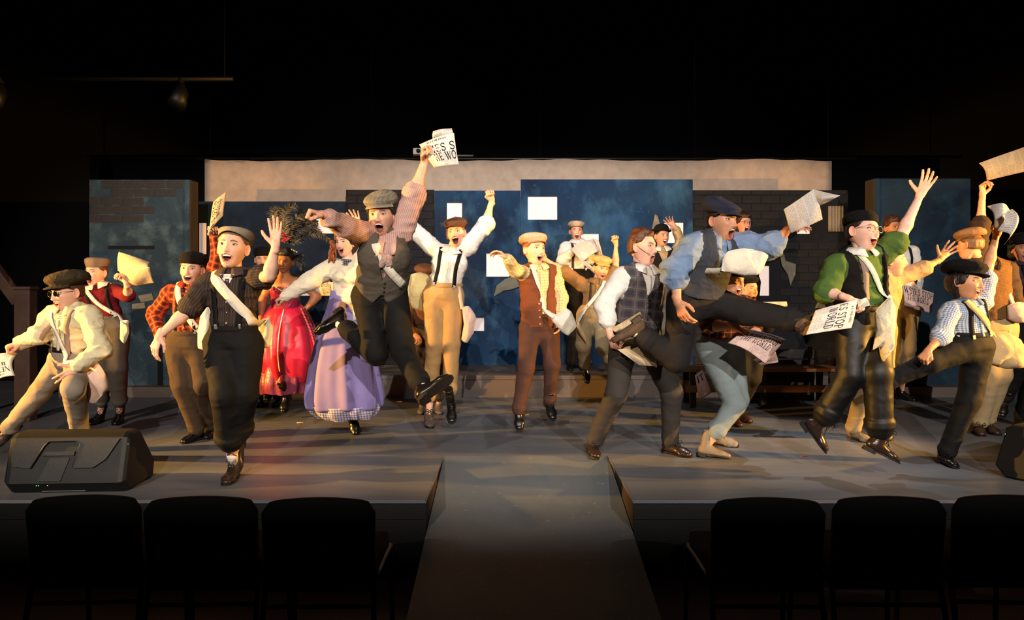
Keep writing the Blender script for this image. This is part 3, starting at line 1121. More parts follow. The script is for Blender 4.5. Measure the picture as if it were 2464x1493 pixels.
def cubesphere(N):
    if N in _CUBE:
        return _CUBE[N]
    u = np.linspace(-1, 1, N + 1)
    w = u * (.58 + .42 * u * u)
    V, Fq, n = [], [], 0
    for ax in range(3):
        for s in (-1, 1):
            a, b = np.meshgrid(w, w, indexing='ij')
            P = np.zeros((N + 1, N + 1, 3))
            P[..., ax] = s
            P[..., (ax + 1) % 3] = a
            P[..., (ax + 2) % 3] = b
            V.append(P.reshape(-1, 3))
            i, j = np.meshgrid(np.arange(N), np.arange(N), indexing='ij')
            q = np.stack([i * (N + 1) + j, (i + 1) * (N + 1) + j, (i + 1) * (N + 1) + j + 1, i * (N + 1) + j + 1], -1).reshape(-1, 4) + n
            Fq.append(q if s > 0 else q[:, ::-1])
            n += (N + 1) ** 2
    V = np.concatenate(V); Fq = np.concatenate(Fq)
    key = np.round(V, 6)
    _, idx, inv = np.unique(key, axis=0, return_index=True, return_inverse=True)
    V = V[idx]; Fq = inv.reshape(-1)[Fq]
    V /= np.linalg.norm(V, axis=1)[:, None]
    _CUBE[N] = (V, Fq)
    return _CUBE[N]


def head_geo(N, tone, mouth=.8, smile=.3, brow=(60, 40, 28), lips=None, jaw=1.0, nose=1.0, iris=(60, 44, 30), squint=0.0, frown=0.0, fem=False):
    """head in local metres: x across, +y = face, z up, origin between the eyes inside the skull"""
    d, Fq = cubesphere(N)
    dx, dy, dz = d.T
    front = sstep(-.1, .5, dy)
    low = sstep(.05, -.85, dz)
    n = 2 + .75 * front * low
    r = (np.abs(dx / .0745) ** n + np.abs(dy / .095) ** n + np.abs(dz / .116) ** n) ** (-1 / n)
    P = d * r[:, None]
    x, y, z = P.T.copy()
    jw = jaw * (.30 if fem else .25)
    x = x * (1 - jw * sstep(-.005, -.105, z) * (.4 + .6 * front))
    x = x * (1 + .04 * sstep(.0, .06, z) * sstep(.3, -.4, dy))
    y = np.where(y < 0, y * (1 - .42 * sstep(-.01, -.1, z)), y)
    y = np.where(y > 0, y * (1 - .05 * sstep(.03, .1, z)), y)
    fw = sstep(.18, .55, dy)
    G = lambda cx, cz, sx, sz: np.exp(-((x - cx) / sx) ** 2 - ((z - cz) / sz) ** 2)
    GG = lambda cx, cz, sx, sz: G(cx, cz, sx, sz) + G(-cx, cz, sx, sz)
    mo = .020 * mouth
    drop = mo * 1.5
    dy_ = np.zeros_like(y)
    dy_ += -.0095 * GG(.031, .001, .016, .013)                   # eye sockets
    dy_ += .0045 * GG(.028, .024, .022, .008)                    # brow ridge
    dy_ += .0055 * GG(.044, -.026, .018, .017)                   # cheekbones
    t = np.clip((.012 - z) / .050, 0, 1.0)                       # nose: 0 bridge .. 1 tip
    inn = (z < .018) & (z > -.052)
    prof = np.where(z > -.040, .004 + .019 * t ** 1.3, .023 * np.clip((z + .050) / .010, 0, 1)) * nose
    wid = .0075 + .006 * sstep(.5, 1, t)
    dy_ += np.where(inn, prof * np.exp(-(x / wid) ** 2), 0)
    dy_ += .007 * nose * GG(.0125, -.038, .0065, .007)           # nostrils wings
    # mouth
    mw = .0235 + .004 * smile
    mz = -.064 - mo * .55
    zc = z + .0 * x
    curve = smile * .007 * ((x / mw) ** 2) - frown * .004 * ((x / mw) ** 2)
    ex = np.clip(np.abs(x) / mw, 0, 1.6)
    hh = (mo + .0010)
    e = np.sqrt((x / mw) ** 2 + ((z - mz - curve) / (hh + 1e-5)) ** 2)
    el = np.sqrt((x / (mw + .006)) ** 2 + ((z - mz - curve) / (hh + .0075)) ** 2)
    inside = sstep(1.03, .86, e) * fw
    lipm = sstep(1.1, .85, el) * (1 - inside) * fw
    dy_ += .0055 * lipm
    dy_ += .010 * G(0, -.100 - drop * .6, .018, .014)            # chin
    dy_ += .004 * smile * GG(.036, -.045, .012, .014)
    dy_ -= .003 * GG(.034, mz, .008, .012)
    y = y + dy_ * fw
    tooth = np.zeros_like(z)
    tongue = inside * sstep(-.25, -.6, (z - mz - curve) / (hh + 1e-5))
    y = y - inside * (.034 - .012 * tongue) * min(1, mouth * 1.6 + .05)
    z = z - drop * sstep(mz + .004, mz - hh - .012, z) * sstep(-.35, .25, dy) * .75
    P = np.stack([x, y, z], 1)
    sk = np.array(srgb(*tone)[:3])
    lp = np.array(srgb(*(lips or (min(255, tone[0] * .86), tone[1] * .58, tone[2] * .56)))[:3])
    C = np.tile(sk, (len(P), 1))
    mixv = lambda m, c: C * (1 - m[:, None]) + np.array(c) * m[:, None]
    flush = np.clip(GG(.042, -.03, .02, .02) * .25 + G(0, -.035, .014, .014) * .2, 0, 1) * fw
    C = mixv(flush, sk * np.array([1.0, .62, .55]))
    C = mixv(lipm * .85, lp)
    C = mixv(inside, (.018, .005, .005))
    C = mixv(tongue * .8, (.22, .05, .045))
    C = mixv(tooth, (.78, .72, .64))
    bz = .0215 + .006 * frown * (np.abs(x) - .03) / .02
    bm = sstep(.0055, .002, np.abs(z - bz + 14 * (np.abs(x) - .03) ** 2)) * sstep(.010, .015, np.abs(x)) * sstep(.05, .044, np.abs(x)) * fw
    C = mixv(bm * .85, srgb(*brow)[:3])
    Vs, Fs, Cs, nn = [P], [Fq], [C], len(P)

    def addm(V, Q, c):
        nonlocal nn
        Vs.append(V); Fs.append(Q + nn); Cs.append(c); nn += len(V)
    # eyes: sphere with lids, iris and pupil
    es, eq = cubesphere(10)
    for s in (-1, 1):
        k = np.argmin((P[:, 0] - s * .031) ** 2 + (P[:, 2] - .001) ** 2 + (P[:, 1] < 0) * 9)
        R = .0145
        c = A(s * .031, P[k, 1] - R + .0058, .001)
        q = es.copy()
        V = c + q * R * A(1.12, 1, .95)
        el_ = q[:, 2] - .12 * q[:, 0] * s
        cc = np.tile(np.array([.82, .78, .74]), (len(q), 1))
        ir = np.hypot(q[:, 0] * 1.1, q[:, 2] - .02)
        cc[ir < .58] = srgb(*iris)[:3]
        cc[ir < .30] = (.004, .004, .004)
        top = .42 - .3 * squint
        bot = -.40 + .22 * squint
        edge = np.abs(q[:, 0]) ** 2 * .45
        lid = (el_ > top - edge) | (el_ < bot + edge) | (q[:, 1] < .1)
        cc[lid] = sk * .93
        lash = (np.abs(el_ - (top - edge)) < .12) & (q[:, 1] > .1)
        cc[lash] = np.array(srgb(*brow)[:3]) * .4
        V = V + np.where(lid & (q[:, 1] > .1), .0008, 0)[:, None] * q
        addm(V, eq, cc)
    # upper teeth: a curved row behind the lip
    if mouth > .15:
        k = np.argmin(np.abs(P[:, 0]) + np.abs(P[:, 2] - (mz + hh + .006)) + (P[:, 1] < 0) * 9)
        yl = P[k, 1]
        us = np.linspace(-.82, .82, 17)
        top_ = [A(u * mw, yl - .006 - .010 * u * u, mz + smile * .007 * u * u + hh * math.sqrt(max(0, 1 - u * u)) + .001) for u in us]
        th_ = min(.0085, hh * .75)
        bot_ = [q - A(0, 0, th_ * (1 - .35 * u * u)) for q, u in zip(top_, us)]
        V = np.array(top_ + bot_); m_ = len(us)
        addm(V, np.array([(i, i + 1, m_ + i + 1, m_ + i) for i in range(m_ - 1)]), np.tile(np.array([.80, .75, .68]), (len(V), 1)))
    # ears
    for s in (-1, 1):
        q, qf = cubesphere(8)
        V = q * A(.007, .019, .032)
        rim = np.hypot(q[:, 1], q[:, 2])
        V[:, 0] += np.where(q[:, 0] * s > 0, s * (.006 * sstep(.6, .95, rim) - .0025 * sstep(.6, .2, rim)), 0)
        V = V @ (rot((0, 0, 1), s * .45) @ rot((1, 0, 0), .12)).T
        V += A(s * .0755, -.008, -.012)
        addm(V, qf, np.tile(sk * np.array([1, .82, .78]), (len(V), 1)))
    return np.concatenate(Vs), np.concatenate(Fs), np.concatenate(Cs)


def hair_geo(style, thick=.014, seed=1, N=30, hat=False):
    """hair shell over the head; style = (front hairline z, temple z, nape z, bulk)"""
    fz_, tz, nz, bulk = style
    d, Fq = cubesphere(N)
    dx, dy, dz = d.T
    r = (np.abs(dx / .0755) ** 2 + np.abs(dy / .097) ** 2 + np.abs(dz / .117) ** 2) ** -.5
    P = d * r[:, None]
    z = P[:, 2]
    az = np.arctan2(np.abs(dx), dy)                 # 0 front .. pi back
    line = np.interp(az, [0, .75, 1.15, 1.6, 1.9, 3.15], [fz_, fz_ - .006, tz, tz - .01, nz, nz])
    m = z > line - .022
    keep = m[Fq].all(1)
    nz_ = vnoise(P * A(60, 60, 22), seed) - .5
    t = thick * (1 + bulk * sstep(.2, -.5, dy)) * (1 + .5 * sstep(.05, .1, z)) * (1 + .9 * nz_)
    s_ = sstep(-.006, .016, z - line)
    t = t * (.5 + .5 * sstep(-.01, .05, z)) if not bulk > .4 else t
    t = t * s_ - .016 * (1 - sstep(-.014, .002, z - line))
    if hat:
        t = np.where(z > .03, np.minimum(t, np.interp(z, [.03, .05, .2], [.012, .001, .0])), t)
    y = np.where(P[:, 1] < 0, P[:, 1] * (1 - .30 * sstep(-.03, -.1, z)), P[:, 1])
    P[:, 1] = y
    V = P + d * t[:, None]
    inner = P * .88
    Q = Fq[keep]
    used = np.unique(Q)
    remap = np.full(len(V), -1); remap[used] = np.arange(len(used))
    Vo, Vi, Q = V[used], inner[used], remap[Q]
    # rim
    e = np.concatenate([Q[:, [i, (i + 1) % 4]] for i in range(4)])
    key = {tuple(x) for x in e.tolist()}
    rim = [(a, b) for a, b in key if (b, a) not in key]
    n = len(Vo)
    R = np.array([(b, a, a + n, b + n) for a, b in rim]) if rim else np.zeros((0, 4), int)
    return np.concatenate([Vo, Vi]), np.concatenate([Q, Q[:, ::-1] + n, R])


# ---- hats in head-local metres
def ellring(rx, ry, z, yo=0, n=40, fn=None):
    a = np.linspace(0, 2 * np.pi, n, endpoint=False)
    k = fn(a) if fn is not None else 1
    zz = z(a) if callable(z) else np.full(n, z)
    return np.stack([rx * k * np.sin(a), yo + ry * k * np.cos(a), zz], 1)


def hat_geo(kind):
    parts = {}
    g = Geo()
    crease = lambda a: 1 - .045 * np.exp(-((np.mod(a + np.pi / 8, np.pi / 4) - np.pi / 8) / .05) ** 2)
    tilt = lambda b, f: (lambda a: b + f * np.cos(a))
    if kind in ('newsboy', 'flat', 'knit', 'pillbox', 'beret'):
        if kind == 'newsboy':
            rg = [(.080, .098, .046, -.014, None), (.084, .102, .060, -.010, None), (.104, .122, .068, .0, crease), (.112, .128, .084, .0, crease), (.106, .118, .108, -.004, crease), (.080, .086, .126, -.006, crease), (.040, .042, .136, -.004, None), (.006, .006, .138, 0, None)]
        elif kind == 'flat':
            rg = [(.080, .098, .046, -.014, None), (.084, .103, .058, -.012, None), (.096, .118, .070, -.004, None), (.099, .118, .088, -.022, None), (.090, .100, .110, -.030, None), (.064, .07, .126, -.026, None), (.03, .034, .133, -.016, None), (.004, .004, .135, -.01, None)]
        elif kind == 'pillbox':
            rg = [(.082, .100, .050, -.004, None), (.086, .104, .066, -.004, None), (.094, .112, .092, 0, None), (.093, .110, .112, 0, None), (.078, .09, .126, 0, crease), (.04, .05, .131, 0, None), (.004, .004, .132, 0, None)]
        elif kind == 'beret':
            rg = [(.081, .099, .050, -.012, None), (.084, .102, .060, -.012, None), (.108, .124, .074, -.01, None), (.115, .130, .088, -.012, None), (.10, .112, .108, -.014, None), (.064, .072, .122, -.012, None), (.03, .034, .126, -.01, None), (.004, .004, .127, -.01, None)]
        else:
            rg = [(.083, .102, .042, -.014, None), (.089, .107, .052, -.014, None), (.092, .110, .072, -.014, None), (.092, .108, .095, -.012, None), (.080, .092, .116, -.010, None), (.052, .06, .129, -.008, None), (.026, .03, .135, -.006, None), (.004, .004, .137, -.006, None)]
        rings = []
        for i, (rx, ry, z, sl_, fn) in enumerate(rg):
            rings.append(ellring(rx, ry, tilt(z, sl_ * (1 - .0 * i)), -.006, 48, fn))
        inn = ellring(.076, .094, tilt(.050, -.012), -.006, 48)
        g.loft([inn] + rings, caps=(False, True))
        parts['crown'] = g
        if kind in ('newsboy', 'flat'):
            b = Geo()
            rows = []
            for s in np.linspace(0, 1, 7):
                row = []
                for a in np.linspace(-1.15, 1.15, 21):
                    ext = (.046 if kind == 'newsboy' else .036) * s * max(0, math.cos(a * 1.25)) ** .6
                    x = (.080 + .010 * s) * math.sin(a)
                    y = -.006 + (.094 + ext) * math.cos(a) if True else 0
                    z = .058 - .012 * math.cos(a) - .012 * s * s * math.cos(a) - .010 * math.sin(a) ** 2 * s
                    row.append((x, y, z))
                rows.append(row)
            T = np.array(rows)
            b.grid(T)
            b.grid(T[::-1] + A(0, 0, -.005))
            edge = np.stack([T[-1], T[-1] + A(0, 0, -.005)])
            b.grid(edge)
            b.grid(np.stack([T[:, 0], T[:, 0] + A(0, 0, -.005)]))
            b.grid(np.stack([T[:, -1], T[:, -1] + A(0, 0, -.005)]))
            parts['visor'] = b
        if kind in ('newsboy',):
            parts['button'] = Geo().ball((0, -.006, .137), (.010, .010, .005), nu=10, nv=6)
    elif kind == 'bowler':
        rg = [(.080, .098, .052), (.084, .102, .060), (.084, .102, .085), (.080, .096, .112), (.066, .078, .136), (.04, .048, .148), (.004, .004, .151)]
        g.loft([ellring(rx, ry, z, -.006, 40) for rx, ry, z in rg], caps=(False, True))
        parts['crown'] = g
        b = Geo()
        bz = lambda k: (lambda a: .052 + k + .016 * np.abs(np.sin(a)) ** 3)
        b.loft([ellring(.080, .098, .056, -.006, 40), ellring(.112, .128, bz(.0), -.006, 40), ellring(.118, .134, bz(.008), -.006, 40), ellring(.112, .128, bz(-.005), -.006, 40), ellring(.080, .098, .048, -.006, 40)], caps=(False, False))
        parts['brim'] = b
        parts['band'] = Geo().loft([ellring(.0855, .1035, .057, -.006, 40), ellring(.0855, .1035, .075, -.006, 40)], caps=(False, False))
    return parts


# ---- hands: right-angled local frame, wrist at origin, fingers +y, back of the hand +z, thumb +x
_HANDS = {}


def hand_geo(pose):
    if pose in _HANDS:
        return _HANDS[pose]
    pr = [ecap((0, .004, 0), (.001, .078, 0), (.026, .0165), (.038, .0125), (1, 0, 0), k=.012), cone((0, -.03, 0), (0, .012, 0), .0245, .0235, .014)]
    base = [(.030, .084, .001), (.0105, .089, .002), (-.0095, .086, .001), (-.028, .078, -.001)]
    L = [(.040, .025, .020), (.044, .029, .022), (.041, .027, .021), (.032, .020, .018)]
    rad = [.0087, .0090, .0086, .0076]
    if pose == 'open':
        curl = [(4, 6, 6), (2, 5, 5), (4, 6, 6), (8, 8, 8)]; spr = (9, 2, -4, -13)
        th = ((.026, .022, -.004), (.054, .048, -.008), (.074, .072, -.008), (.084, .092, -.008))
    elif pose == 'relax':
        curl = [(22, 25, 15), (28, 32, 18), (32, 36, 20), (36, 38, 22)]; spr = (5, 1, -3, -7)
        th = ((.026, .022, -.006), (.048, .046, -.020), (.054, .070, -.030), (.054, .088, -.036))
    elif pose == 'spread':
        curl = [(6, 14, 10), (12, 20, 14), (18, 24, 16), (14, 20, 14)]; spr = (14, 3, -7, -20)
        th = ((.026, .022, -.004), (.058, .042, -.010), (.080, .058, -.014), (.094, .072, -.016))
    elif pose == 'fist':
        curl = [(80, 95, 60), (84, 96, 62), (86, 96, 62), (88, 96, 60)]; spr = (2, 0, -2, -4)
        th = ((.026, .022, -.008), (.044, .048, -.024), (.032, .066, -.040), (.008, .070, -.044))
    else:  # grip: fingers closed on a sheet
        curl = [(55, 60, 30), (60, 62, 32), (62, 64, 34), (66, 66, 34)]; spr = (4, 1, -2, -6)
        th = ((.026, .022, -.008), (.046, .046, -.026), (.042, .068, -.042), (.032, .084, -.048))
    for i in range(4):
        p = A(*base[i]); a = 0
        sp = math.radians(spr[i])
        pts = [A(base[i][0] * .75, .05, 0), p]
        for j in range(3):
            a += math.radians(curl[i][j])
            dd = A(math.sin(sp) * math.cos(a * .5), math.cos(a) * math.cos(sp), -math.sin(a))
            p = p + nrm(dd) * L[i][j]
            pts.append(p)
        rr = [rad[i] * 1.15, rad[i] * 1.12, rad[i], rad[i] * .95, rad[i] * .82]
        for j in range(4):
            pr.append(cone(pts[j], pts[j + 1], rr[j], rr[j + 1], .0035))
    tr = (.0145, .0115, .0100, .0085)
    for j in range(3):
        pr.append(cone(th[j], th[j + 1], tr[j], tr[j + 1], .006))
    _HANDS[pose] = sdf(pr, .0038, k=.006, smooth=1)
    return _HANDS[pose]


# ---- shoes: ankle joint at origin, toe +y, up +z, ground at z = -.085
_SHOES = {}


def shoe_geo(kind):
    if kind in _SHOES:
        return _SHOES[kind]
    sh = {'boot': .10, 'tall': .17, 'low': .012, 'ankle': .065}[kind]
    pr = [ecap((0, -.040, -.050), (0, .02, -.052), (.032, .030), (.034, .034), (1, 0, 0)),
          ecap((0, .02, -.048), (0, .105, -.064), (.035, .036), (.041, .024), (1, 0, 0)),
          ecap((0, .10, -.064), (0, .150, -.068), (.041, .025), (.033, .020), (1, 0, 0)),
          cone((0, -.016, -.045), (0, -.008, sh), .039, .043 if sh > .05 else .038)]
    top = lambda P, v: np.maximum(v, P[:, 2] - sh)
    bot = lambda P, v: np.maximum(v, -.079 - P[:, 2])
    up = sdf(pr, .0075, k=.02, ops=(top, bot))
    ol = [(-.030, -.062), (-.036, -.03), (-.033, .02), (-.041, .08), (-.042, .12), (-.032, .158), (-.012, .178), (.012, .178), (.032, .158), (.042, .12), (.041, .08), (.033, .02), (.036, -.03), (.030, -.062), (0, -.078)]
    so = Geo().prism(ol, A(0, 0, -.086), A(1, 0, 0), A(0, 1, 0), A(0, 0, .010))
    hl = [(x, max(-.078, min(y, -.01))) for x, y in ol if y < .03]
    so.prism([(-.030, -.066), (-.036, -.03), (-.036, -.006), (.036, -.006), (.036, -.03), (.030, -.066), (0, -.079)], A(0, 0, -.104), A(1, 0, 0), A(0, 1, 0), A(0, 0, .020))
    def lacing(zmax):
        lc = Geo()
        if kind == 'low':
            return lc
        # lacing rows up the front of the shaft and instep
        front = [A(0, .072, -.022), A(0, .055, -.004), A(0, .044, .016), A(0, .040, .042), A(0, .040, .070), A(0, .040, .10), A(0, .040, .135)]
        front = [p for p in front if p[2] < min(sh - .01, zmax)]
        for p, q in zip(front[:-1], front[1:]):
            lc.tube([p + A(-.016, -.002, 0), (p + q) / 2 + A(0, .004, 0), q + A(.016, -.002, 0)], .0022, 5)
            lc.tube([p + A(.016, -.002, 0), (p + q) / 2 + A(0, .004, 0), q + A(-.016, -.002, 0)], .0022, 5)
        q = front[-1] + A(0, .006, .004)
        for s in (-1, 1):
            lc.tube(catmull([q, q + A(s * .022, .012, .012), q + A(s * .034, .014, -.006), q + A(s * .012, .010, -.004), q], 4), .0022, 5)
            lc.tube(catmull([q, q + A(s * .012, .012, -.012), q + A(s * .02, .014, -.034)], 4), .0022, 5)
        return lc
    lc = (lacing(.3), lacing(.0))
    _SHOES[kind] = (up, so, lc)
    return _SHOES[kind]


def frame_mat(X, Y, Z):
    return np.stack([X, Y, Z], 1)


HAIRLINES = {'short': (.062, .016, -.045, .15), 'crop': (.060, .020, -.040, .0), 'long': (.060, -.02, -.115, .5), 'bun': (.064, .018, -.05, .1), 'swept': (.076, .030, -.045, .1), 'curly': (.062, .0, -.08, 1.0)}
PEOPLE = {}


def person(key, label, D, H, head, face, neck, pel, sA, sB, armA, armB, legA, legB, yaw=0, hyaw=None, dn=0.0, tone=(228, 178, 148),
           expr=None, hs=1.0, hair=None, hat=None, shirt=None, trousers=None, vest=None, shoes=None, bare=None, zf=0.0, lod=1.0, hd=None, girth=1.0):
    """build one figure from photo pixels; limb depths are solved from the bone lengths.
    armX = (elbow px, s, wrist px, s, tip px, s, hand pose, palm normal); legX = (knee px, s, ankle px, s, toe px, s)"""
    S = H / 1.72
    hyaw = yaw if hyaw is None else hyaw
    h = .0020 * D * lod
    mpp = D / F
    pelv = PX(*pel, D)
    nk = PX(*neck, D + dn)
    cy, sy = math.cos(math.radians(yaw)), math.sin(math.radians(yaw))
    half = .5 * math.hypot(sA[0] - sB[0], sA[1] - sB[1]) * mpp
    dsh = half * math.tan(math.radians(max(-60, min(60, yaw))))
    shA, shB = PX(*sA, D + dn * .92 - dsh), PX(*sB, D + dn * .92 + dsh)

    def solve(par, px, s, L):
        q = PX(px[0], px[1], par[1])
        fl = math.hypot(q[0] - par[0], q[2] - par[2])
        dz = math.sqrt(max(0.0, L * L - fl * fl)) * s
        return PX(px[0], px[1], par[1] + dz)
    arms = []
    for sh, a in ((shA, armA), (shB, armB)):
        if a is None:
            arms.append(None); continue
        el = solve(sh, a[0], a[1], .186 * H)
        wr = solve(el, a[2], a[3], .150 * H)
        tp = solve(wr, a[4], a[5], .100 * H)
        arms.append((sh, el, wr, tp, a[6], np.asarray(a[7], float)))
    up = nrm(nk - pelv)
    across = nrm(shB - shA)
    across = nrm(across - up * (across @ up))
    fwd = np.cross(across, up)
    hx = A(math.cos(math.radians(hyaw)), math.sin(math.radians(hyaw)), 0)
    hx = nrm(hx * .8 + across * .2)
    hf = nrm(np.cross(hx, A(0, 0, 1)) * 1.0)
    hw = .052 * H
    hips = (pelv - hx * hw, pelv + hx * hw)
    legs = []
    for hp, l in zip(hips, (legA, legB)):
        if l is None:
            legs.append(None); continue
        kn = solve(hp, l[0], l[1], .245 * H)
        if l[5] == 'g':                 # foot flat on the ground: toe pixel lies on the floor, l[2] = heading in degrees
            dt = (CZ - zf) * F / (l[4][1] - HY)
            to = PX(l[4][0], l[4][1], dt)
            hd_v = A(math.sin(math.radians(l[2])), -math.cos(math.radians(l[2])), 0)
            an = to - hd_v * .172 * S + A(0, 0, .100 * S)
            to = to + A(0, 0, .022 * S)
            legs.append((hp, kn, an, to)); continue
        an = solve(kn, l[2], l[3], .235 * H)
        to = solve(an, l[4], l[5], .19 * S)
        legs.append((hp, kn, an, to))
    # head
    fy, fp, fr = [math.radians(v) for v in face]
    Rh = rot((0, 0, 1), fy) @ rot((1, 0, 0), -fp) @ rot((0, 1, 0), fr) @ np.array([[-1, 0, 0], [0, -1, 0], [0, 0, 1]])
    hscale = (.0 + hs) * (.55 + .45 * S)
    hc = PX(*head, D + dn + (hd if hd is not None else -.02)) - Rh @ A(0, .045, 0) * hscale * .35
    root_loc = A(pelv[0], pelv[1], zf)
    t = empty('person', root_loc, label, 'person')
    rel = lambda V: V - root_loc
    PR = dict(root=t, loc=root_loc, up=up, across=across, fwd=fwd, nk=nk, pelv=pelv, arms=arms, legs=legs, shA=shA, shB=shB, Rh=Rh, hc=hc, hsc=hscale, S=S, D=D, H=H, hx=hx, hf=hf, T=np.linalg.norm(nk - pelv))
    PEOPLE[key] = PR
    tor = lambda f, x=0, y=0: pelv + (nk - pelv) * f + across * x + fwd * y
    T = PR['T']
    G_ = girth
    # ---------------- body (skin)
    pr = [ecap(pelv, tor(.42), (.135 * S * G_, .095 * S), (.115 * S * G_, .082 * S), hx), ecap(tor(.42), tor(.8), (.115 * S * G_, .082 * S), (.135 * S * G_, .09 * S), across),
          ecap(tor(.8), tor(.97), (.13 * S * G_, .085 * S), (.06 * S, .055 * S), across),
          cone(nk - up * .03, hc - Rh @ A(0, .012, .05) * hscale, .054 * S, .049 * hscale)]
    for a in arms:
        if a:
            pr += [cone(tor(.93), a[0], .05 * S, .048 * S), cone(a[0], a[1], .048 * S, .037 * S), cone(a[1], a[1] + (a[2] - a[1]) * .3, .038 * S, .038 * S), cone(a[1] + (a[2] - a[1]) * .3, a[2], .038 * S, .0245 * S)]
    for l in legs:
        if l:
            pr += [cone(l[0], l[1], .072 * S, .048 * S), cone(l[1], l[1] + (l[2] - l[1]) * .3, .048 * S, .050 * S), cone(l[1] + (l[2] - l[1]) * .3, l[2], .050 * S, .032 * S)]
    V, Q = sdf(pr, max(.0125, h * 1.35), k=.03)
    sk = np.array(srgb(*tone)[:3])
    Vs, Qs, Cs, n = [V], [Q], [np.tile(sk, (len(V), 1))], len(V)
    ex = dict(expr or {})
    hv, hq, hcol = head_geo(38 if D < 6.0 else (34 if D < 7 else 24), tone, **ex)
    Vs.append(hv * hscale @ Rh.T + hc); Qs.append(hq + n); Cs.append(hcol); n += len(hv)
    for i, a in enumerate(arms):
        if not a or a[4] is None:
            continue
        gv, gq = hand_geo(a[4])
        Y = nrm(a[3] - a[2]); Z = -a[5]; Z = nrm(Z - Y * (Z @ Y)); X = np.cross(Y, Z)
        gv = gv * S * 1.02
        if i == 0:
            gv = gv * A(-1, 1, 1); gq = gq[:, ::-1]
        Vs.append(gv @ frame_mat(X, Y, Z).T + a[2]); Qs.append(gq + n)
        Cs.append(np.tile(sk * np.array([1, .93, .9]), (len(gv), 1))); n += len(gv)
    C = np.concatenate(Cs)
    mk('body', rel(np.concatenate(Vs)), np.concatenate(Qs), skin_mat(), t, attrs={'tone': ('FLOAT_COLOR', np.concatenate([C, np.ones((len(C), 1))], 1))})
    toH = lambda V: rel(np.asarray(V) * hscale @ Rh.T + hc)
    if hair:
        hv, hq = hair_geo(HAIRLINES[hair[0]], hair[2] if len(hair) > 2 else .012, seed=len(PEOPLE), hat=bool(hat))
        mk('hair', toH(hv), hq, hair_mat('hair_%s' % key, hair[1]), t)
    if hat:
        kind, m = hat[0], hat[1]
        hsz = hat[2] if len(hat) > 2 else 1.0
        tiltR = rot((1, 0, 0), math.radians(hat[3] if len(hat) > 3 else 0)) @ rot((0, 1, 0), math.radians(hat[4] if len(hat) > 4 else 0))
        cr = None
        for pn, g in hat_geo(kind).items():
            if pn == 'crown':
                nmn = {'newsboy': 'newsboy_cap', 'flat': 'flat_cap', 'bowler': 'bowler_hat', 'beret': 'beret', 'knit': 'knit_cap', 'pillbox': 'soft_cap'}[kind]
            else:
                nmn = pn
            g.v = [toH((A(0, 0, .05) + (v - A(0, 0, .05)) * hsz) @ tiltR.T) for v in g.v]
            o = g.build(nmn, m, t if cr is None else cr, True)
            if cr is None:
                cr = o
                pv = np.array([v.co[:] for v in o.data.vertices], np.float32)
                at = o.data.attributes.new('puv', 'FLOAT_VECTOR', 'POINT')
                at.data.foreach_set('vector', np.concatenate([(pv @ (Rh @ A(1, 0, 0)))[:, None], (pv @ (Rh @ A(0, .3, 1)))[:, None], np.zeros((len(pv), 1))], 1).astype(np.float32).ravel())
    # ---------------- garments
    bones = [(pelv, nk, across)]

    def puv(V, bn):
        best = np.full(len(V), 1e9); uv = np.zeros((len(V), 3))
        for a, b, r in bn:
            ax = nrm(b - a); L = np.linalg.norm(b - a)
            rr = nrm(r - ax * (r @ ax))
            s = (V - a) @ ax
            dd = np.linalg.norm(V - a - np.clip(s, 0, L)[:, None] * ax, axis=1) - (.10 if r is across else 0)
            m = dd < best
            best[m] = dd[m]
            uv[m, 0] = ((V - a) @ rr)[m] + 3; uv[m, 1] = s[m] + 3
        return uv

    def wr(amp, fr=(7, 7, 15), seed=3):
        def fn(P):
            q = P + .05 * np.stack([vnoise(P * 7 + seed, seed), vnoise(P * 7 + 9 + seed, seed + 1), vnoise(P * 7 + 17, seed + 2)], -1)
            a = vnoise(q * A(*fr) + seed * 7.3, seed)
            b = vnoise((q + A(.3, .1, .2) * q[..., 2:3]) * A(fr[0] * 2.2, fr[1] * 2.2, fr[2] * 1.6) + seed * 3.1, seed + 5)
            rg = lambda v: (1 - np.abs(2 * v - 1)) ** 3
            return amp * 1.25 * (rg(a) - .3) + amp * .7 * (rg(b) - .3)
        return fn
    sd = len(PEOPLE)
    solids = []
    side = lambda a: nrm(np.cross(a, A(0, 1, 0)) + 1e-3)
    if shirt:
        f = shirt.get('fat', 1.0) * G_
        bl = shirt.get('blouse', 1.0)
        hem = shirt.get('hem', .10)
        pr = [ecap(tor(hem), tor(.42), (.140 * S * f, .104 * S * f), (.138 * S * f * bl, .104 * S * f * bl), across, cap=.3, p=2.3),
              ecap(tor(.42), tor(.78), (.138 * S * f * bl, .104 * S * f * bl), (.152 * S * f, .114 * S * f), across, p=2.3),
              ecap(tor(.78), tor(.97), (.148 * S * f, .108 * S * f), (.085 * S, .072 * S), across)]
        if shirt.get('bust'):
            for s in (-1, 1):
                pr.append(cone(tor(.70, s * .055 * S, .065 * S), tor(.68, s * .06 * S, .075 * S), .058 * S, .056 * S, .03))
        bn = [(pelv, nk, across)]
        ops = []
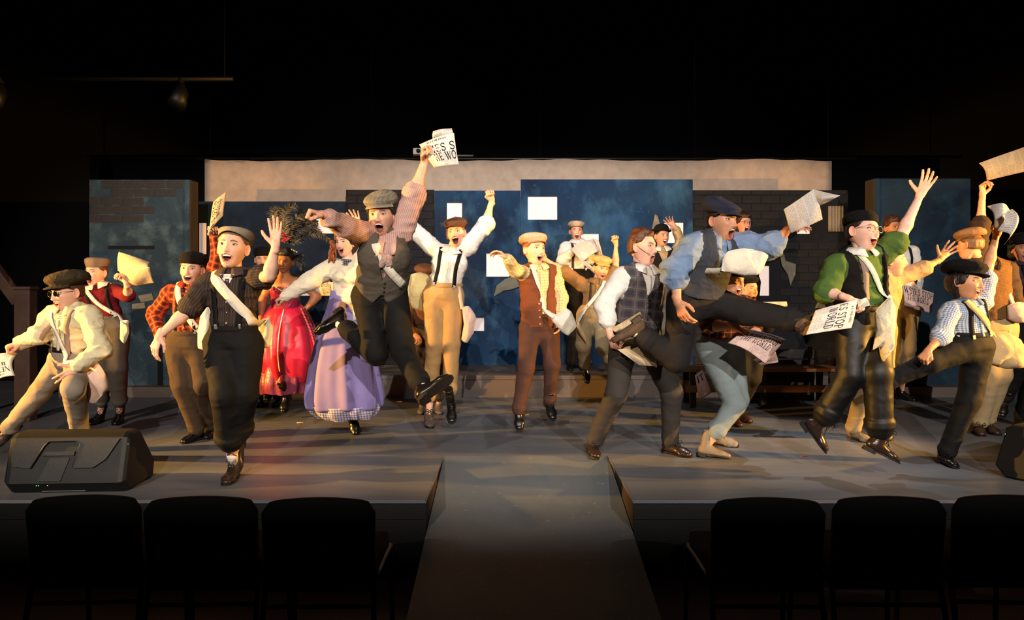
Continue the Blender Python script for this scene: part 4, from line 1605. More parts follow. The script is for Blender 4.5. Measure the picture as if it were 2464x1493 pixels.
        for i, a in enumerate(arms):
            if not a:
                continue
            c = shirt.get('cuff', (1, 1))[i]
            pr += [cone(tor(.94), a[0], .062 * S, .064 * S)]
            sf = shirt.get('sleeve', 1.0)
            bn.append((a[0], a[1], side(a[1] - a[0])))
            if c > 0:
                e = a[1] + (a[2] - a[1]) * min(c, .97)
                pr += [cone(a[0], a[1], .066 * S * sf, .058 * S * sf), cone(a[1], e, .058 * S * sf, (.058 - .018 * c) * S * sf)]
                ax, en = nrm(a[2] - a[1]), e
                bn.append((a[1], a[2], side(a[2] - a[1])))
                re = (.058 - .018 * c) * S * sf
            else:
                e = a[0] + (a[1] - a[0]) * (1 + c)
                pr += [cone(a[0], e, .066 * S * sf, .062 * S * sf)]
                ax, en = nrm(a[1] - a[0]), e
                re = .062 * S * sf
            if c < .9 or shirt.get('rolled'):
                pr.append(ecap(en - ax * .035 * S, en + ax * .004, (re * 1.14, re * 1.14), (re * 1.17, re * 1.17), side(ax), cap=.35, k=.006))
            else:
                pr.append(ecap(en - ax * .045 * S, en, (.037 * S, .037 * S), (.036 * S, .036 * S), side(ax), cap=.35, k=.008))
        if shirt.get('low') is not None:      # low neckline: carve above a curve at the front
            lowz = shirt['low']
            def op(P, v):
                zz = (P - pelv) @ up / T
                xx = (P - pelv) @ across
                line = lowz + .05 * np.cos(np.clip(np.abs(xx) / (.075 * S), 0, 2) * np.pi) * -1 + .02
                return np.maximum(v, (zz - line) * T)
            ops.append(op)
        V, Q = sdf(pr, h, k=.028, noise=wr(shirt.get('wr', .009), seed=sd), ops=ops)
        o = mk(shirt.get('name', 'shirt'), rel(V), Q, shirt['mat'], t, attrs={'puv': ('FLOAT_VECTOR', puv(V, bn))})
        PR['shirt'] = o
        solids.append((V, Q))
        if shirt.get('collar'):
            g = Geo()
            cm = shirt['collar'] if not isinstance(shirt['collar'], bool) else shirt['mat']
            rings = []
            cb = tor(1.0) + up * .020 * S
            for (r0, r1, zz) in ((.070, .066, -.012), (.066, .062, .020), (.071, .069, .029), (.104, .108, .002), (.116, .120, -.016)):
                ring = []
                for q in np.linspace(.22, 2 * math.pi - .22, 28):
                    open_ = math.exp(-((min(q, 2 * math.pi - q)) / .7) ** 2)
                    dz = zz - (.030 * open_ if zz < .012 and r0 > .07 else 0)
                    ring.append(cb + across * math.sin(q) * r0 * S * 1.08 + fwd * (math.cos(q) * r1 * S * 1.04) + up * dz * S)
                rings.append(ring)
            g.loft(rings, closed=False, caps=(False, False))
            g.v = [rel(v) for v in g.v]
            c_ = g.build('collar', cm, o, True)
            m_ = c_.modifiers.new('s', 'SOLIDIFY'); m_.thickness = .004
            pv = np.zeros((len(c_.data.vertices), 3), np.float32)
            pv[:, 0] = 3.01; pv[:, 1] = 3.03
            at = c_.data.attributes.new('puv', 'FLOAT_VECTOR', 'POINT'); at.data.foreach_set('vector', pv.ravel())
    if trousers:
        f = trousers.get('fat', 1.0)
        wl = pelv + up * .115 * S
        pr = [ecap(pelv, wl, (.158 * S * G_, .122 * S * G_), (.146 * S * G_, .112 * S * G_), hx, cap=.25, p=2.2), ecap(pelv - A(0, 0, .03), pelv + up * .04, (.145 * S * G_, .11 * S), (.158 * S * G_, .12 * S), hx)]
        bn = []
        hm = trousers.get('hem', (1, 1))
        ops = []
        for i, l in enumerate(legs):
            if not l:
                continue
            e = l[1] + (l[2] - l[1]) * hm[i]
            kf = trousers.get('knee', 1.0)
            pr += [cone(l[0], l[1], .100 * S * f, .075 * S * f * kf), cone(l[1], e, .075 * S * f * kf, trousers.get('ankle', .058) * S * f)]
            ax = nrm(l[2] - l[1])
            bn += [(l[0], l[1], side(l[1] - l[0])), (l[1], l[2], side(ax))]
            r_ = trousers.get('ankle', .058) * S * f
            if trousers.get('cuffs'):
                pr.append(ecap(e - ax * .05 * S, e, (r_ * 1.13, r_ * 1.13), (r_ * 1.13, r_ * 1.13), side(ax), cap=.2, k=.005))
            else:
                pr.append(ecap(e - ax * .03 * S, e, (r_ * 1.03, r_ * 1.03), (r_ * 1.03, r_ * 1.03), side(ax), cap=.2, k=.02))
        V, Q = sdf(pr, h, k=.03, noise=wr(trousers.get('wr', .0042), (8, 8, 11), sd + 20))
        o = mk('trousers', rel(V), Q, trousers['mat'], t, attrs={'puv': ('FLOAT_VECTOR', puv(V, bn))})
        PR['trousers'] = o
        solids.append((V, Q))
    if vest:
        f = vest.get('fat', 1.0) * G_
        off = .019 * S
        hem = vest.get('hem', .16)
        pr = [ecap(tor(hem - .12), tor(.42), (.150 * S * f + off, .112 * S * f + off), (.138 * S * f + off, .105 * S * f + off), across, cap=.3, p=2.3),
              ecap(tor(.42), tor(.78), (.138 * S * f + off, .105 * S * f + off), (.150 * S * f + off * .6, .114 * S * f + off), across, p=2.3),
              ecap(tor(.78), tor(.97), (.146 * S * f + off * .5, .108 * S * f + off), (.085 * S + off, .070 * S + off), across)]
        for i, a in enumerate(arms):
            if a:
                pr.append(cone(tor(.94), tor(.94) + (a[0] - tor(.94)) * .80, .066 * S + off, .060 * S + off))
        vz, vw, op_ = vest.get('v', .62), vest.get('vw', .075), vest.get('open', 0.0)
        pt = vest.get('point', .0)
        xo = vest.get('shift', 0.0)

        def op(P, v):
            q = P - pelv
            z = q @ up / T; x = q @ across - xo * S; y = q @ fwd
            w = np.where(z > vz, np.minimum(1.0, (z - vz) / (.96 - vz)) * vw * S, 0) + op_ * S
            w = np.where(z < hem + .12, w + (hem + .12 - z) * pt * .5, w)
            hole = np.maximum(np.abs(x) - w, -(y - .0))
            v = np.maximum(v, -hole)
            bottom = (hem - z) * T - pt * .0 + np.abs(np.abs(x) - .05 * S) * (pt * 1.0) * (y > 0) - pt * .035 * (y > 0)
            return np.maximum(v, bottom)
        V, Q = sdf(pr, h * .8, k=.028, noise=wr(vest.get('wr', .005), seed=sd + 40), ops=(op,))
        o = mk(vest.get('name', 'vest'), rel(V), Q, vest['mat'], t, attrs={'puv': ('FLOAT_VECTOR', puv(V, [(pelv, nk, across)]))})
        PR['vest'] = o
        solids.append((V, Q))
    # one ray-cast surface for straps and buttons
    if solids:
        n = 0; VV = []; QQ = []
        for V, Q in solids:
            VV.append(V); QQ.append(Q + n); n += len(V)
        VV = np.concatenate(VV); QQ = np.concatenate(QQ)
        PR['bvh'] = BVHTree.FromPolygons(VV.tolist(), QQ.tolist())
    if vest and vest.get('buttons'):
        nb = vest['buttons']
        for k in range(nb):
            fz_ = hem + .05 + (vest.get('v', .62) - hem - .06) * k / max(1, nb - 1)
            p, nn = hit(PR, xo + vest.get('bx', .012), fz_)
            g = Geo().ball(p + nn * .002 - root_loc, (.0075 * S, .0075 * S, .0075 * S), nu=8, nv=6)
            g.build('button', vest.get('bmat', plain('button_dark', (26, 22, 20), .4)), PR['vest'], True)
    if trousers:
        wl = pelv + up * .118 * S
        g = Geo().loft([[rel(wl + up * z * S + hx * math.cos(a) * (.150 + e) * S * G_ + hf * math.sin(a) * (.116 + e) * S * G_) for a in np.linspace(0, 2 * math.pi, 32, endpoint=False)] for z, e in ((-.03, .004), (-.026, .010), (.010, .008), (.014, .002))], caps=(False, False))
        g.build('waistband', trousers.get('belt', trousers['mat']), PR['trousers'], True)
    if shirt and shirt.get('buttons'):
        top = .93; lo_ = .27
        if vest:
            lo_ = vest.get('v', .62) + .06
        pl = strap(PR, 'placket', [(.0, lo_, 'f'), (.0, (lo_ + top) / 2, 'f'), (0, top, 'f')], .026 * S, shirt['mat'], .002, .001)
        pv = np.array([v.co[:] for v in pl.data.vertices], np.float32)
        at = pl.data.attributes.new('puv', 'FLOAT_VECTOR', 'POINT'); at.data.foreach_set('vector', (pv[:, [0, 2, 1]] + 3).ravel())
        for k in range(5 if not vest else 3):
            p, nn = hit(PR, 0, lo_ + .05 + (top - lo_ - .08) * k / (4 if not vest else 2), 'f', .006)
            Geo().ball(rel(p), .0055 * S, nu=7, nv=5).build('button', shirt['buttons'], pl, True)
    if shoes:
        for i, l in enumerate(legs):
            if not l:
                continue
            kind, m, m2 = shoes[i] if isinstance(shoes, list) else shoes
            up_s, so, lc = shoe_geo(kind)
            dvec = nrm(l[3] - l[2]); sh = nrm(l[1] - l[2])
            X = np.cross(dvec, sh)
            if np.linalg.norm(X) < .45:
                X = np.cross(dvec, A(0, -1, 0))
            X = nrm(X)
            Y = rot(X, math.radians(21)) @ dvec
            ang = math.acos(max(-1, min(1, Y @ sh)))
            if ang > math.radians(132):
                Y = rot(X, ang - math.radians(132)) @ Y
            Z = np.cross(X, Y)
            M_ = frame_mat(X, Y, Z)
            if ang > math.radians(120) and trousers and trousers.get('hem', (1, 1))[i] > .9:
                up_s, so, lc = shoe_geo('low')
            tr = lambda V: rel((np.asarray(V) * S * 1.02) @ M_.T + l[2])
            b = mk('shoe', tr(up_s[0]), up_s[1], m, t)
            g = Geo(); g.v = [tr(v) for v in so.v]; g.f = so.f; g.n = so.n
            g.build('sole', m2, b)
            lc = lc[1] if trousers and trousers.get('hem', (1, 1))[i] > .94 else lc[0]
            if lc.v and D < 6.6:
                g = Geo(); g.v = [tr(v) for v in lc.v]; g.f = lc.f
                g.build('laces', m2, b, True)
            if bare and bare[i]:
                ax = nrm(l[1] - l[2])
                zz = {'boot': .10, 'tall': .17, 'low': .0, 'ankle': .065}[kind] * S
                g = Geo().tube([rel(l[2] + ax * (zz - .04)), rel(l[2] + ax * (zz + .02)), rel(l[2] + ax * (zz + .045))], [.037 * S, .0385 * S, .0395 * S], 14)
                g.build('sock', bare[i], t, True)
    return PR


def hit(PR, x, f, side='f', off=0.0, strict=False):
    """surface point of the clothed torso at lateral x (fraction of H/1.72 m), height fraction f"""
    S = PR['S']
    c = PR['pelv'] + PR['up'] * PR['T'] * f + PR['across'] * x * S
    d = {'f': -PR['fwd'], 'b': PR['fwd'], 't': -PR['up'], 'r': -PR['across'], 'l': PR['across']}[side]
    o = c - d * .6
    loc, nn, _, _ = PR['bvh'].ray_cast(Vector(o), Vector(d), 1.2)
    if loc is None:
        return (None, None) if strict else (c - d * .12, -d)
    p, n = np.array(loc), np.array(nn)
    if n @ d > 0:
        n = -n
    return p + n * off, n


def strap(PR, name, way, w, mat, t=.003, off=.003, n=7, parent=None, tail=None, start=None):
    """band lying on the torso through waypoints (x, f, side); tail/start = extra free world points"""
    pts, ns = [], []
    ww = []
    for i in range(len(way) - 1):
        a, b = way[i], way[i + 1]
        for k in range(n if i < len(way) - 2 else n + 1):
            u = k / n
            sd_ = a[2] if u < .5 else b[2]
            p, nn = hit(PR, a[0] + (b[0] - a[0]) * u, a[1] + (b[1] - a[1]) * u, sd_, off, True)
            if p is not None:
                pts.append(p); ns.append(nn)
    for _ in range(2):
        q = [pts[0]] + [(pts[i - 1] + 2 * pts[i] + pts[i + 1]) / 4 for i in range(1, len(pts) - 1)] + [pts[-1]]
        m = [ns[0]] + [nrm(ns[i - 1] + 2 * ns[i] + ns[i + 1]) for i in range(1, len(ns) - 1)] + [ns[-1]]
        pts, ns = [p + nn * .0015 for p, nn in zip(q, m)], m
    if start is not None:
        pts = list(start) + pts; ns = [ns[0]] * len(start) + ns
    if tail is not None:
        pts = pts + list(tail); ns = ns + [ns[-1]] * len(tail)
    base = PR['loc'] if parent is None else A(*parent.location)
    g = Geo().ribbon([p - base for p in pts], ns, w, t)
    return g.build(name, mat, PR['root'] if parent is None else parent, True)


def suspenders(PR, mat, w=.03, x0=.075, x1=.055, bot=.27, clips=True):
    for s in (-1, 1):
        o = strap(PR, 'suspender', [(s * x0, bot, 'f'), (s * x1, .62, 'f'), (s * x1 * 1.1, .90, 'f'), (s * x1 * 1.15, 1.05, 'f'), (s * x1 * 1.15, 1.03, 'b'), (s * x1, .6, 'b')], w * PR['S'], mat)
        if clips:
            p, n = hit(PR, s * x0, bot, 'f', .006)
            Geo().box(p - PR['loc'], (.026, .01, .03), frame_mat(PR['across'], n, PR['up']), .003).build('clip', M_SILV, o)


def mic(PR, side=1):
    """thin headset microphone along the cheek"""
    tr = lambda v: (A(*v) * PR['hsc']) @ PR['Rh'].T + PR['hc'] - PR['loc']
    g = Geo().tube(catmull([tr((side * .078, .0, .005)), tr((side * .074, .03, -.022)), tr((side * .062, .062, -.045)), tr((side * .05, .085, -.058))], 4), .0014, 5)
    g.ball(tr((side * .05, .086, -.059)), .0035, nu=6, nv=4)
    g.build('headset_microphone', plain('mic_dark', (60, 40, 34), .5), PR['root'], True)


def glasses(PR, mat, lens=None):
    tr = lambda v: (A(*v) * PR['hsc']) @ PR['Rh'].T + PR['hc'] - PR['loc']
    g = Geo()
    for s in (-1, 1):
        g.tube([tr((s * .033 + .022 * math.cos(a), .100, -.002 + .019 * math.sin(a))) for a in np.linspace(0, 2 * math.pi, 21)], .0016, 5, cap=False)
        g.tube([tr((s * .055, .100, .004)), tr((s * .074, .085, .006)), tr((s * .078, .0, .004))], .0014, 5)
    g.tube([tr((-.011, .101, .003)), tr((0, .106, .006)), tr((.011, .101, .003))], .0014, 5)
    o = g.build('glasses', mat, PR['root'], True)
    if lens:
        for s in (-1, 1):
            L_ = Geo()
            L_.add([tr((s * .033 + .021 * math.cos(a), .1005, -.002 + .018 * math.sin(a))) for a in np.linspace(0, 2 * math.pi, 20, endpoint=False)], [tuple(range(20))])
            l_ = L_.build('lens', lens, o)
            m_ = l_.modifiers.new('s', 'SOLIDIFY'); m_.thickness = .0015
    return o

# ------------------------------------------------------------------ wardrobe
FRONT = (0, -1, 0)
L_BLK = plain('leather_black', (14, 13, 12), .28, bump=.2, scale=90, coat=.3)
L_BRN = plain('leather_brown', (58, 36, 28), .34, bump=.25, scale=90, coat=.2)
L_DKB = plain('leather_dark_brown', (44, 30, 24), .3, bump=.25, scale=90, coat=.25)
L_TAN = plain('leather_tan', (126, 112, 92), .6, bump=.3, scale=90)
L_SUE = plain('suede_brown', (92, 68, 48), .85, bump=.3, scale=200)
L_GRY = plain('leather_grey', (84, 74, 68), .6, bump=.3, scale=90)
RUB = plain('sole_black', (18, 17, 17), .6)
RUBT = plain('sole_tan', (80, 60, 42), .7)
SOCK = cloth('sock_white', (220, 214, 206), .95, weave=700)
T_BLK = cloth('trousers_black', (12, 11, 11), .8, var=.15, bump=.18, fold=9)
T_SAT = cloth('trousers_black_satin', (11, 11, 10), .5, spec=.35, bump=.2, fold=7)
T_CHR = cloth('trousers_charcoal', (58, 53, 48), .85, bump=.18, fold=9)
T_DRK = cloth('trousers_dark_grey', (33, 30, 29), .85, bump=.18, fold=9)
T_BRN = cloth('trousers_brown', (74, 48, 38), .85, bump=.18, fold=9)
T_OLV = cloth('trousers_olive_brown', (72, 56, 40), .85, bump=.18, fold=9)
T_TAN = cloth('trousers_tan', (176, 138, 88), .85, bump=.18, fold=9)
T_KHK = cloth('trousers_khaki', (158, 138, 102), .85, bump=.18, fold=9)
T_GRY = cloth('trousers_light_grey', (134, 124, 112), .85, bump=.18, fold=9)
T_BLU = cloth('trousers_grey_blue', (128, 140, 142), .85, bump=.18, fold=9)
S_CRM = cloth('shirt_cream', (214, 204, 166), .85, bump=.45)
S_WHT = cloth('shirt_white', (232, 226, 216), .85, bump=.4)
S_MAR = cloth('knit_maroon', (96, 14, 26), .95, weave=250, bump=.4)
S_PLD = cloth('plaid_red', (176, 52, 30), .9, 'plaid', (70, 34, 26), (214, 130, 60), .052, bump=.3)
S_ORP = cloth('plaid_orange', (150, 80, 36), .9, 'plaid', (64, 34, 24), (200, 130, 60), .05, bump=.3)
S_DST = cloth('stripe_dark_brown', (50, 40, 36), .85, 'stripe', (78, 64, 56), size=.016, bump=.4)
S_PNK = cloth('stripe_dusty_pink', (196, 160, 150), .85, 'stripe', (148, 112, 108), size=.012, bump=.4)
S_YPL = cloth('plaid_pale_yellow', (222, 204, 150), .88, 'grid', (188, 152, 90), size=.024, bump=.3)
S_TAN = cloth('shirt_tan', (142, 104, 58), .88, bump=.4)
S_BLU = cloth('shirt_blue', (118, 140, 172), .85, bump=.5)
S_GRN = cloth('sweater_green', (74, 102, 46), .92, weave=260, bump=.35)
S_CHK = cloth('check_light_blue', (214, 214, 216), .85, 'check', (96, 122, 158), size=.014, bump=.3)
S_PUR = cloth('stripe_purple', (62, 46, 66), .88, 'stripe', (84, 66, 86), size=.02)
S_BGE = cloth('shirt_beige', (176, 146, 104), .88, bump=.4)
S_DKB = cloth('shirt_dark_brown', (58, 42, 32), .88, bump=.4)
S_BLK = cloth('jacket_black', (13, 12, 13), .88, bump=.3)
S_BRO = cloth('jacket_rust', (112, 68, 34), .88, bump=.4)
V_GRY = cloth('vest_grey_tweed', (88, 80, 69), .92, weave=200, bump=.2, var=.2)
V_RST = cloth('vest_rust_tweed', (112, 62, 38), .94, weave=240, bump=.2, var=.22)
V_PLD = cloth('vest_plaid', (92, 88, 92), .9, 'plaid', (64, 60, 66), (128, 112, 104), .075, bump=.2)
V_SLT = cloth('vest_slate', (62, 66, 74), .9, 'stripe', (44, 47, 54), size=.007, bump=.2)
V_BLK = cloth('vest_black', (20, 18, 17), .92, weave=220, bump=.25)
V_KNT = cloth('vest_knit_brown', (110, 78, 44), .95, 'grid', (70, 48, 28), size=.012, bump=.3)
C_OLV = cloth('cap_dark_olive', (58, 48, 32), .9, bump=.5, fold=30)
C_TPE = cloth('cap_taupe', (128, 108, 90), .92, weave=260)
C_BLK = cloth('cap_black', (11, 10, 11), .95, weave=200, bump=.4)
C_GRY = cloth('cap_grey_tweed', (120, 114, 100), .92, 'grid', (146, 140, 124), size=.028, weave=240)
C_GRB = cloth('cap_grey_beige', (150, 138, 116), .9)
C_BRN = cloth('cap_brown', (96, 64, 44), .92, weave=240)
C_BGE = cloth('cap_beige_houndstooth', (206, 180, 150), .92, 'grid', (164, 132, 104), size=.010, weave=240)
C_YEL = cloth('cap_mustard', (206, 170, 100), .9)
C_NVY = cloth('cap_navy', (26, 34, 58), .9, bump=.3)
CANV = cloth('canvas_white', (226, 218, 200), .92, weave=320, bump=.5, fold=12)
CANVT = cloth('canvas_tan', (198, 166, 118), .92, weave=320, bump=.5, fold=10)
CANVP = cloth('canvas_pinkish', (222, 188, 168), .92, weave=320, bump=.5, fold=10)
STRB = cloth('strap_black', (13, 12, 12), .85)
STRG = cloth('strap_grey', (150, 128, 112), .85)
STRN = cloth('strap_brown', (70, 50, 36), .85)
GOLD = plain('wire_gold', (176, 150, 100), .3, .8)

# ------------------------------------------------------------------ the cast
p1 = person('p1', 'person in cream shirt and grey suspenders lunging, big olive newsboy cap over glasses darkened with brim shade', 5.0, 1.55,
            (158, 704), (-28, -6, -3), (172, 744), (172, 872), (130, 757), (212, 757),
            ((95, 806), -.5, (50, 826), 0, (20, 834), -.3, 'fist', (0, .3, -1)),
            ((243, 842), -.4, (186, 884), -1, (158, 908), -.3, 'spread', (-.2, 1, .2)),
            ((96, 944), .3, (22, 1030), 1, (3, 1064), .3), ((176, 935), -1, -10, 0, (160, 1122), 'g'),
            yaw=-18, dn=-.1, hs=1.10, tone=(226, 176, 146), expr=dict(mouth=.5, smile=.0), hair=('crop', (70, 44, 26)), hat=('newsboy', C_OLV, 1.10, 2),
            shirt=dict(buttons=plain('button_pearl', (220, 212, 200), .3), mat=S_CRM, fat=1.02, sleeve=1.2, collar=True, wr=.013), trousers=dict(mat=T_GRY, fat=1.02, belt=STRB), shoes=('ankle', L_BRN, RUB))
suspenders(p1, STRG, .036, .08, .07, .24)
glasses(p1, plain('frame_black', (12, 12, 12), .3), plain('lens_brim_shade', (6, 6, 7), .08, spec=.6))  # dark lens colour stands in for the cap brim's shadow on the eyes

p2 = person('p2', 'person in maroon sweater and taupe cap waving a newspaper in front of the plaster flat', 6.4, 1.55,
            (229, 655), (-12, 0, 2), (240, 692), (262, 792), (208, 705), (279, 701),
            ((202, 750), 0, (212, 796), -.3, (216, 815), 0, 'relax', (1, 0, 0)),
            ((309, 712), -.6, (304, 682), -.8, (296, 664), -.2, 'grip', (-.6, -.6, 0)),
            ((246, 884), -.2, -6, 0, (214, 1026), 'g'), ((284, 884), -.3, 14, 0, (276, 1026), 'g'),
            yaw=8, tone=(230, 180, 154), expr=dict(mouth=.8), hs=1.06, hair=('crop', (110, 62, 36)), hat=('pillbox', C_TPE, 1.0, 0),
            shirt=dict(mat=S_MAR, name='sweater', cuff=(1, .1), collar=CANV), trousers=dict(mat=cloth('trousers_mid_grey', (92, 86, 80), .85, bump=.18, fold=9), fat=1.12, hem=(.72, .72), ankle=.064), shoes=('boot', L_BLK, RUB))
suspenders(p2, STRB, .032, .1, .085, .25)

p3 = person('p3', 'person in red plaid shirt and black knit cap holding up a yellow-lit newspaper', 5.7, 1.58,
            (460, 648), (6, 2, 3), (462, 688), (452, 832), (412, 704), (506, 690),
            ((371, 757), .3, (382, 802), -.5, (390, 822), 0, 'fist', (1, 0, 0)),
            ((527, 618), -.2, (517, 572), 0, (510, 548), -.2, 'grip', (.6, -.8, 0)),
            ((437, 926), -.2, -22, 0, (436, 1070), 'g'), ((488, 926), -.1, 14, 0, (496, 1060), 'g'),
            yaw=2, tone=(234, 184, 156), expr=dict(mouth=.65, smile=.7), hs=1.10, hair=('crop', (96, 60, 34)), hat=('knit', C_BLK, 1.04, 6),
            shirt=dict(buttons=plain('button_pearl', (220, 212, 200), .3), mat=S_PLD, collar=True, sleeve=1.1), trousers=dict(mat=T_OLV, fat=1.12), shoes=('boot', L_BLK, RUB))
suspenders(p3, STRB, .026, .085, .07, .25)

p4 = person('p4', 'person in dark striped shirt and cropped black trousers striding forward with open palm', 4.5, 1.62,
            (558, 594), (4, 8, 4), (562, 660), (562, 830), (502, 681), (614, 672),
            ((450, 750), -.6, (384, 808), -.5, (365, 852), -.2, 'relax', (.3, .8, -.4)),
            ((648, 664), -1, (663, 592), -.3, (664, 530), .2, 'open', (-.1, -1, .1)),
            ((540, 950), -.5, 3, 0, (541, 1171), 'g'), ((588, 948), -.2, (566, 1076), 1, (570, 1104), .2),
            yaw=0, hs=1.18, tone=(236, 190, 164), expr=dict(mouth=.55, smile=.5, fem=True), hair=('crop', (96, 70, 48), .009), hat=('flat', C_GRB, .97, 22),
            shirt=dict(buttons=plain('button_pearl', (220, 212, 200), .3), mat=S_DST, cuff=(-.12, -.45), rolled=True, sleeve=1.15, collar=True), trousers=dict(mat=T_BLK, fat=1.15, hem=(.62, .66), ankle=.078, cuffs=True),
            shoes=('ankle', L_DKB, RUB), bare=(SOCK, None))
suspenders(p4, STRB, .040, .07, .085, .27)
g = Geo().prism([(-.045, .03), (.045, .03), (0, -.055)], hit(p4, 0, .93, 'f', -.012)[0] - p4['loc'], p4['across'], p4['up'], p4['fwd'] * .016)
g.build('undershirt', S_WHT, p4['root'])

p8 = person('p8', 'person leaping in grey tweed vest and pink striped shirt, newspaper held high', 4.9, 1.76,
            (917, 516), (-6, -6, -2), (930, 584), (914, 712), (884, 566), (966, 562),
            ((828, 545), -.8, (781, 518), -.8, (752, 509), -.2, 'fist', (0, .2, -1)),
            ((996, 470), -.2, (1022, 388), 0, (1027, 362), -.2, 'grip', (.6, -.7, 0)),
            ((905, 852), -.5, (822, 782), .5, (776, 800), 0), ((968, 842), -1, (1016, 932), -1, (1086, 904), .0),
            yaw=8, dn=-.22, hs=1.08, tone=(222, 172, 144), expr=dict(mouth=1.0, smile=0.1), hair=('curly', (38, 26, 20), .014), hat=('flat', C_GRY, 1.06, 4, 3),
            shirt=dict(mat=S_PNK, cuff=(.80, .12), rolled=True, sleeve=1.15, collar=True), trousers=dict(mat=T_BLK, fat=1.02, hem=(.86, .9), cuffs=True),
            vest=dict(mat=V_GRY, v=.46, vw=.055, hem=.10, point=.6, buttons=5, fat=1.04), shoes=('low', L_BLK, RUB), bare=(SOCK, SOCK))
g = Geo()
KER = cloth('kerchief_pink', (186, 156, 148), .8, bump=.8, fold=30)
for rr, zz in ((.074, .012), (.078, -.008)):
    g.tube([p8['nk'] + p8['across'] * rr * math.sin(a) + p8['fwd'] * rr * 1.06 * math.cos(a) + p8['up'] * (zz - .035 * max(0, math.cos(a)) ** 2) - p8['loc'] for a in np.linspace(0, 2 * math.pi, 25)], .017, 8)
o = g.build('neckerchief', KER, p8['root'], True)
for x0, x1, f1 in ((-.01, -.03, .74), (.012, .03, .77)):
    strap(p8, 'kerchief_tail', [(x0, .93, 'f'), (x0, .86, 'f'), (x1, f1, 'f')], .045, KER, .012, .004)

p9 = person('p9', 'person in white shirt and tan trousers with both arms thrown up, brown cap', 6.3, 1.70,
            (1096, 560), (-6, 4, -8), (1086, 606), (1066, 716), (1040, 596), (1126, 594),
            ((985, 545), .2, (928, 490), .4, (912, 466), 0, 'fist', (0, -1, 0)),
            ((1170, 540), .1, (1183, 482), 0, (1177, 455), -.3, 'fist', (0, -1, .2)),
            ((1046, 822), -.4, 12, 0, (1036, 1032), 'g'), ((1086, 826), -.6, (1084, 968), .0, (1090, 1030), -1),
            yaw=0, hs=1.02, tone=(240, 186, 150), expr=dict(mouth=1.0, smile=.8, squint=.6, fem=True), hair=('short', (150, 88, 44)), hat=('flat', C_BRN, 1.08, 6, -4),
            shirt=dict(buttons=plain('button_pearl', (220, 212, 200), .3), mat=S_WHT, cuff=(.1, .1), rolled=True, sleeve=1.2, collar=True, fat=1.0), trousers=dict(mat=T_TAN, fat=1.05, hem=(.74, .8)), shoes=[('ankle', L_GRY, RUB), ('tall', L_BLK, RUB)])
suspenders(p9, STRB, .034, .085, .075, .25)

p7 = person('p7', 'person in white blouse and long lavender skirt with gingham hem', 6.1, 1.66,
            (829, 584), (-22, 0, -4), (842, 634), (836, 745), (800, 645), (866, 645),
            ((744, 680), -.4, (688, 713), -.2, (668, 722), 0, 'fist', (0, .3, -1)),
            ((888, 590), .3, (866, 548), 0, (855, 524), 0, 'spread', (0, -1, 0)),
            None, ((842, 880), .0, (842, 1000), .1, (858, 1046), -.7),
            yaw=-10, tone=(240, 196, 170), expr=dict(mouth=.7, smile=.8, fem=True, lips=(190, 50, 60)), hair=('long', (52, 26, 18), .02),
            shirt=dict(mat=cloth('blouse_ivory', (238, 228, 204), .85, bump=.5), name='blouse', sleeve=1.35, bust=True, wr=.012, hem=.12, fat=.86), shoes=('ankle', L_BLK, RUB))
p5 = person('p5', 'person in bright pink ruffled gown and plumed black feather hat', 6.9, 1.62,
            (684, 629), (6, -6, 4), (684, 668), (688, 762), (648, 684), (720, 680),
            ((632, 722), 0, (628, 770), -.3, (630, 790), 0, 'relax', (1, 0, 0)),
            ((764, 714), .2, (728, 752), -.4, (708, 764), 0, 'relax', (-.3, .3, -1)),
            ((668, 850), -.2, (652, 925), .6, (645, 948), -.3), ((700, 850), -.5, (686, 950), .1, (687, 1002), -.6),
            yaw=4, tone=(176, 112, 70), expr=dict(mouth=.22, smile=1.0, squint=.5, fem=True, brow=(30, 18, 12), lips=(150, 56, 50)), hair=('bun', (24, 16, 14), .018),
            shirt=dict(mat=cloth('bodice_fuchsia', (150, 22, 62), .5, weave=120, bump=.5, spec=.5, var=.35), name='bodice', cuff=(-.95, -.95), low=.70, bust=True, fat=.98, wr=.003, hem=.2), shoes=('tall', L_BLK, RUB),
            bare=(SOCK, SOCK))
p6 = person('p6', 'person with black cap half hidden behind the plumed hat, one dark sleeve stretched out', 7.5, 1.6,
            (632, 624), (14, 0, 0), (634, 662), (640, 760), (604, 674), (664, 674),
            ((596, 730), 0, (600, 780), 0, (602, 800), 0, 'relax', (1, 0, 0)),
            ((722, 672), .1, (776, 680), 0, (796, 684), 0, 'grip', (0, -.6, -.6)),
            ((625, 860), 0, 0, 0, (622, 982), 'g'), ((655, 860), 0, 0, 0, (658, 982), 'g'),
            tone=(224, 172, 142), hair=('crop', (30, 20, 16)), hat=('knit', C_BLK, 1.05, 4), shirt=dict(mat=S_DST), trousers=dict(mat=T_DRK), shoes=('boot', L_BLK, RUB), lod=1.2)
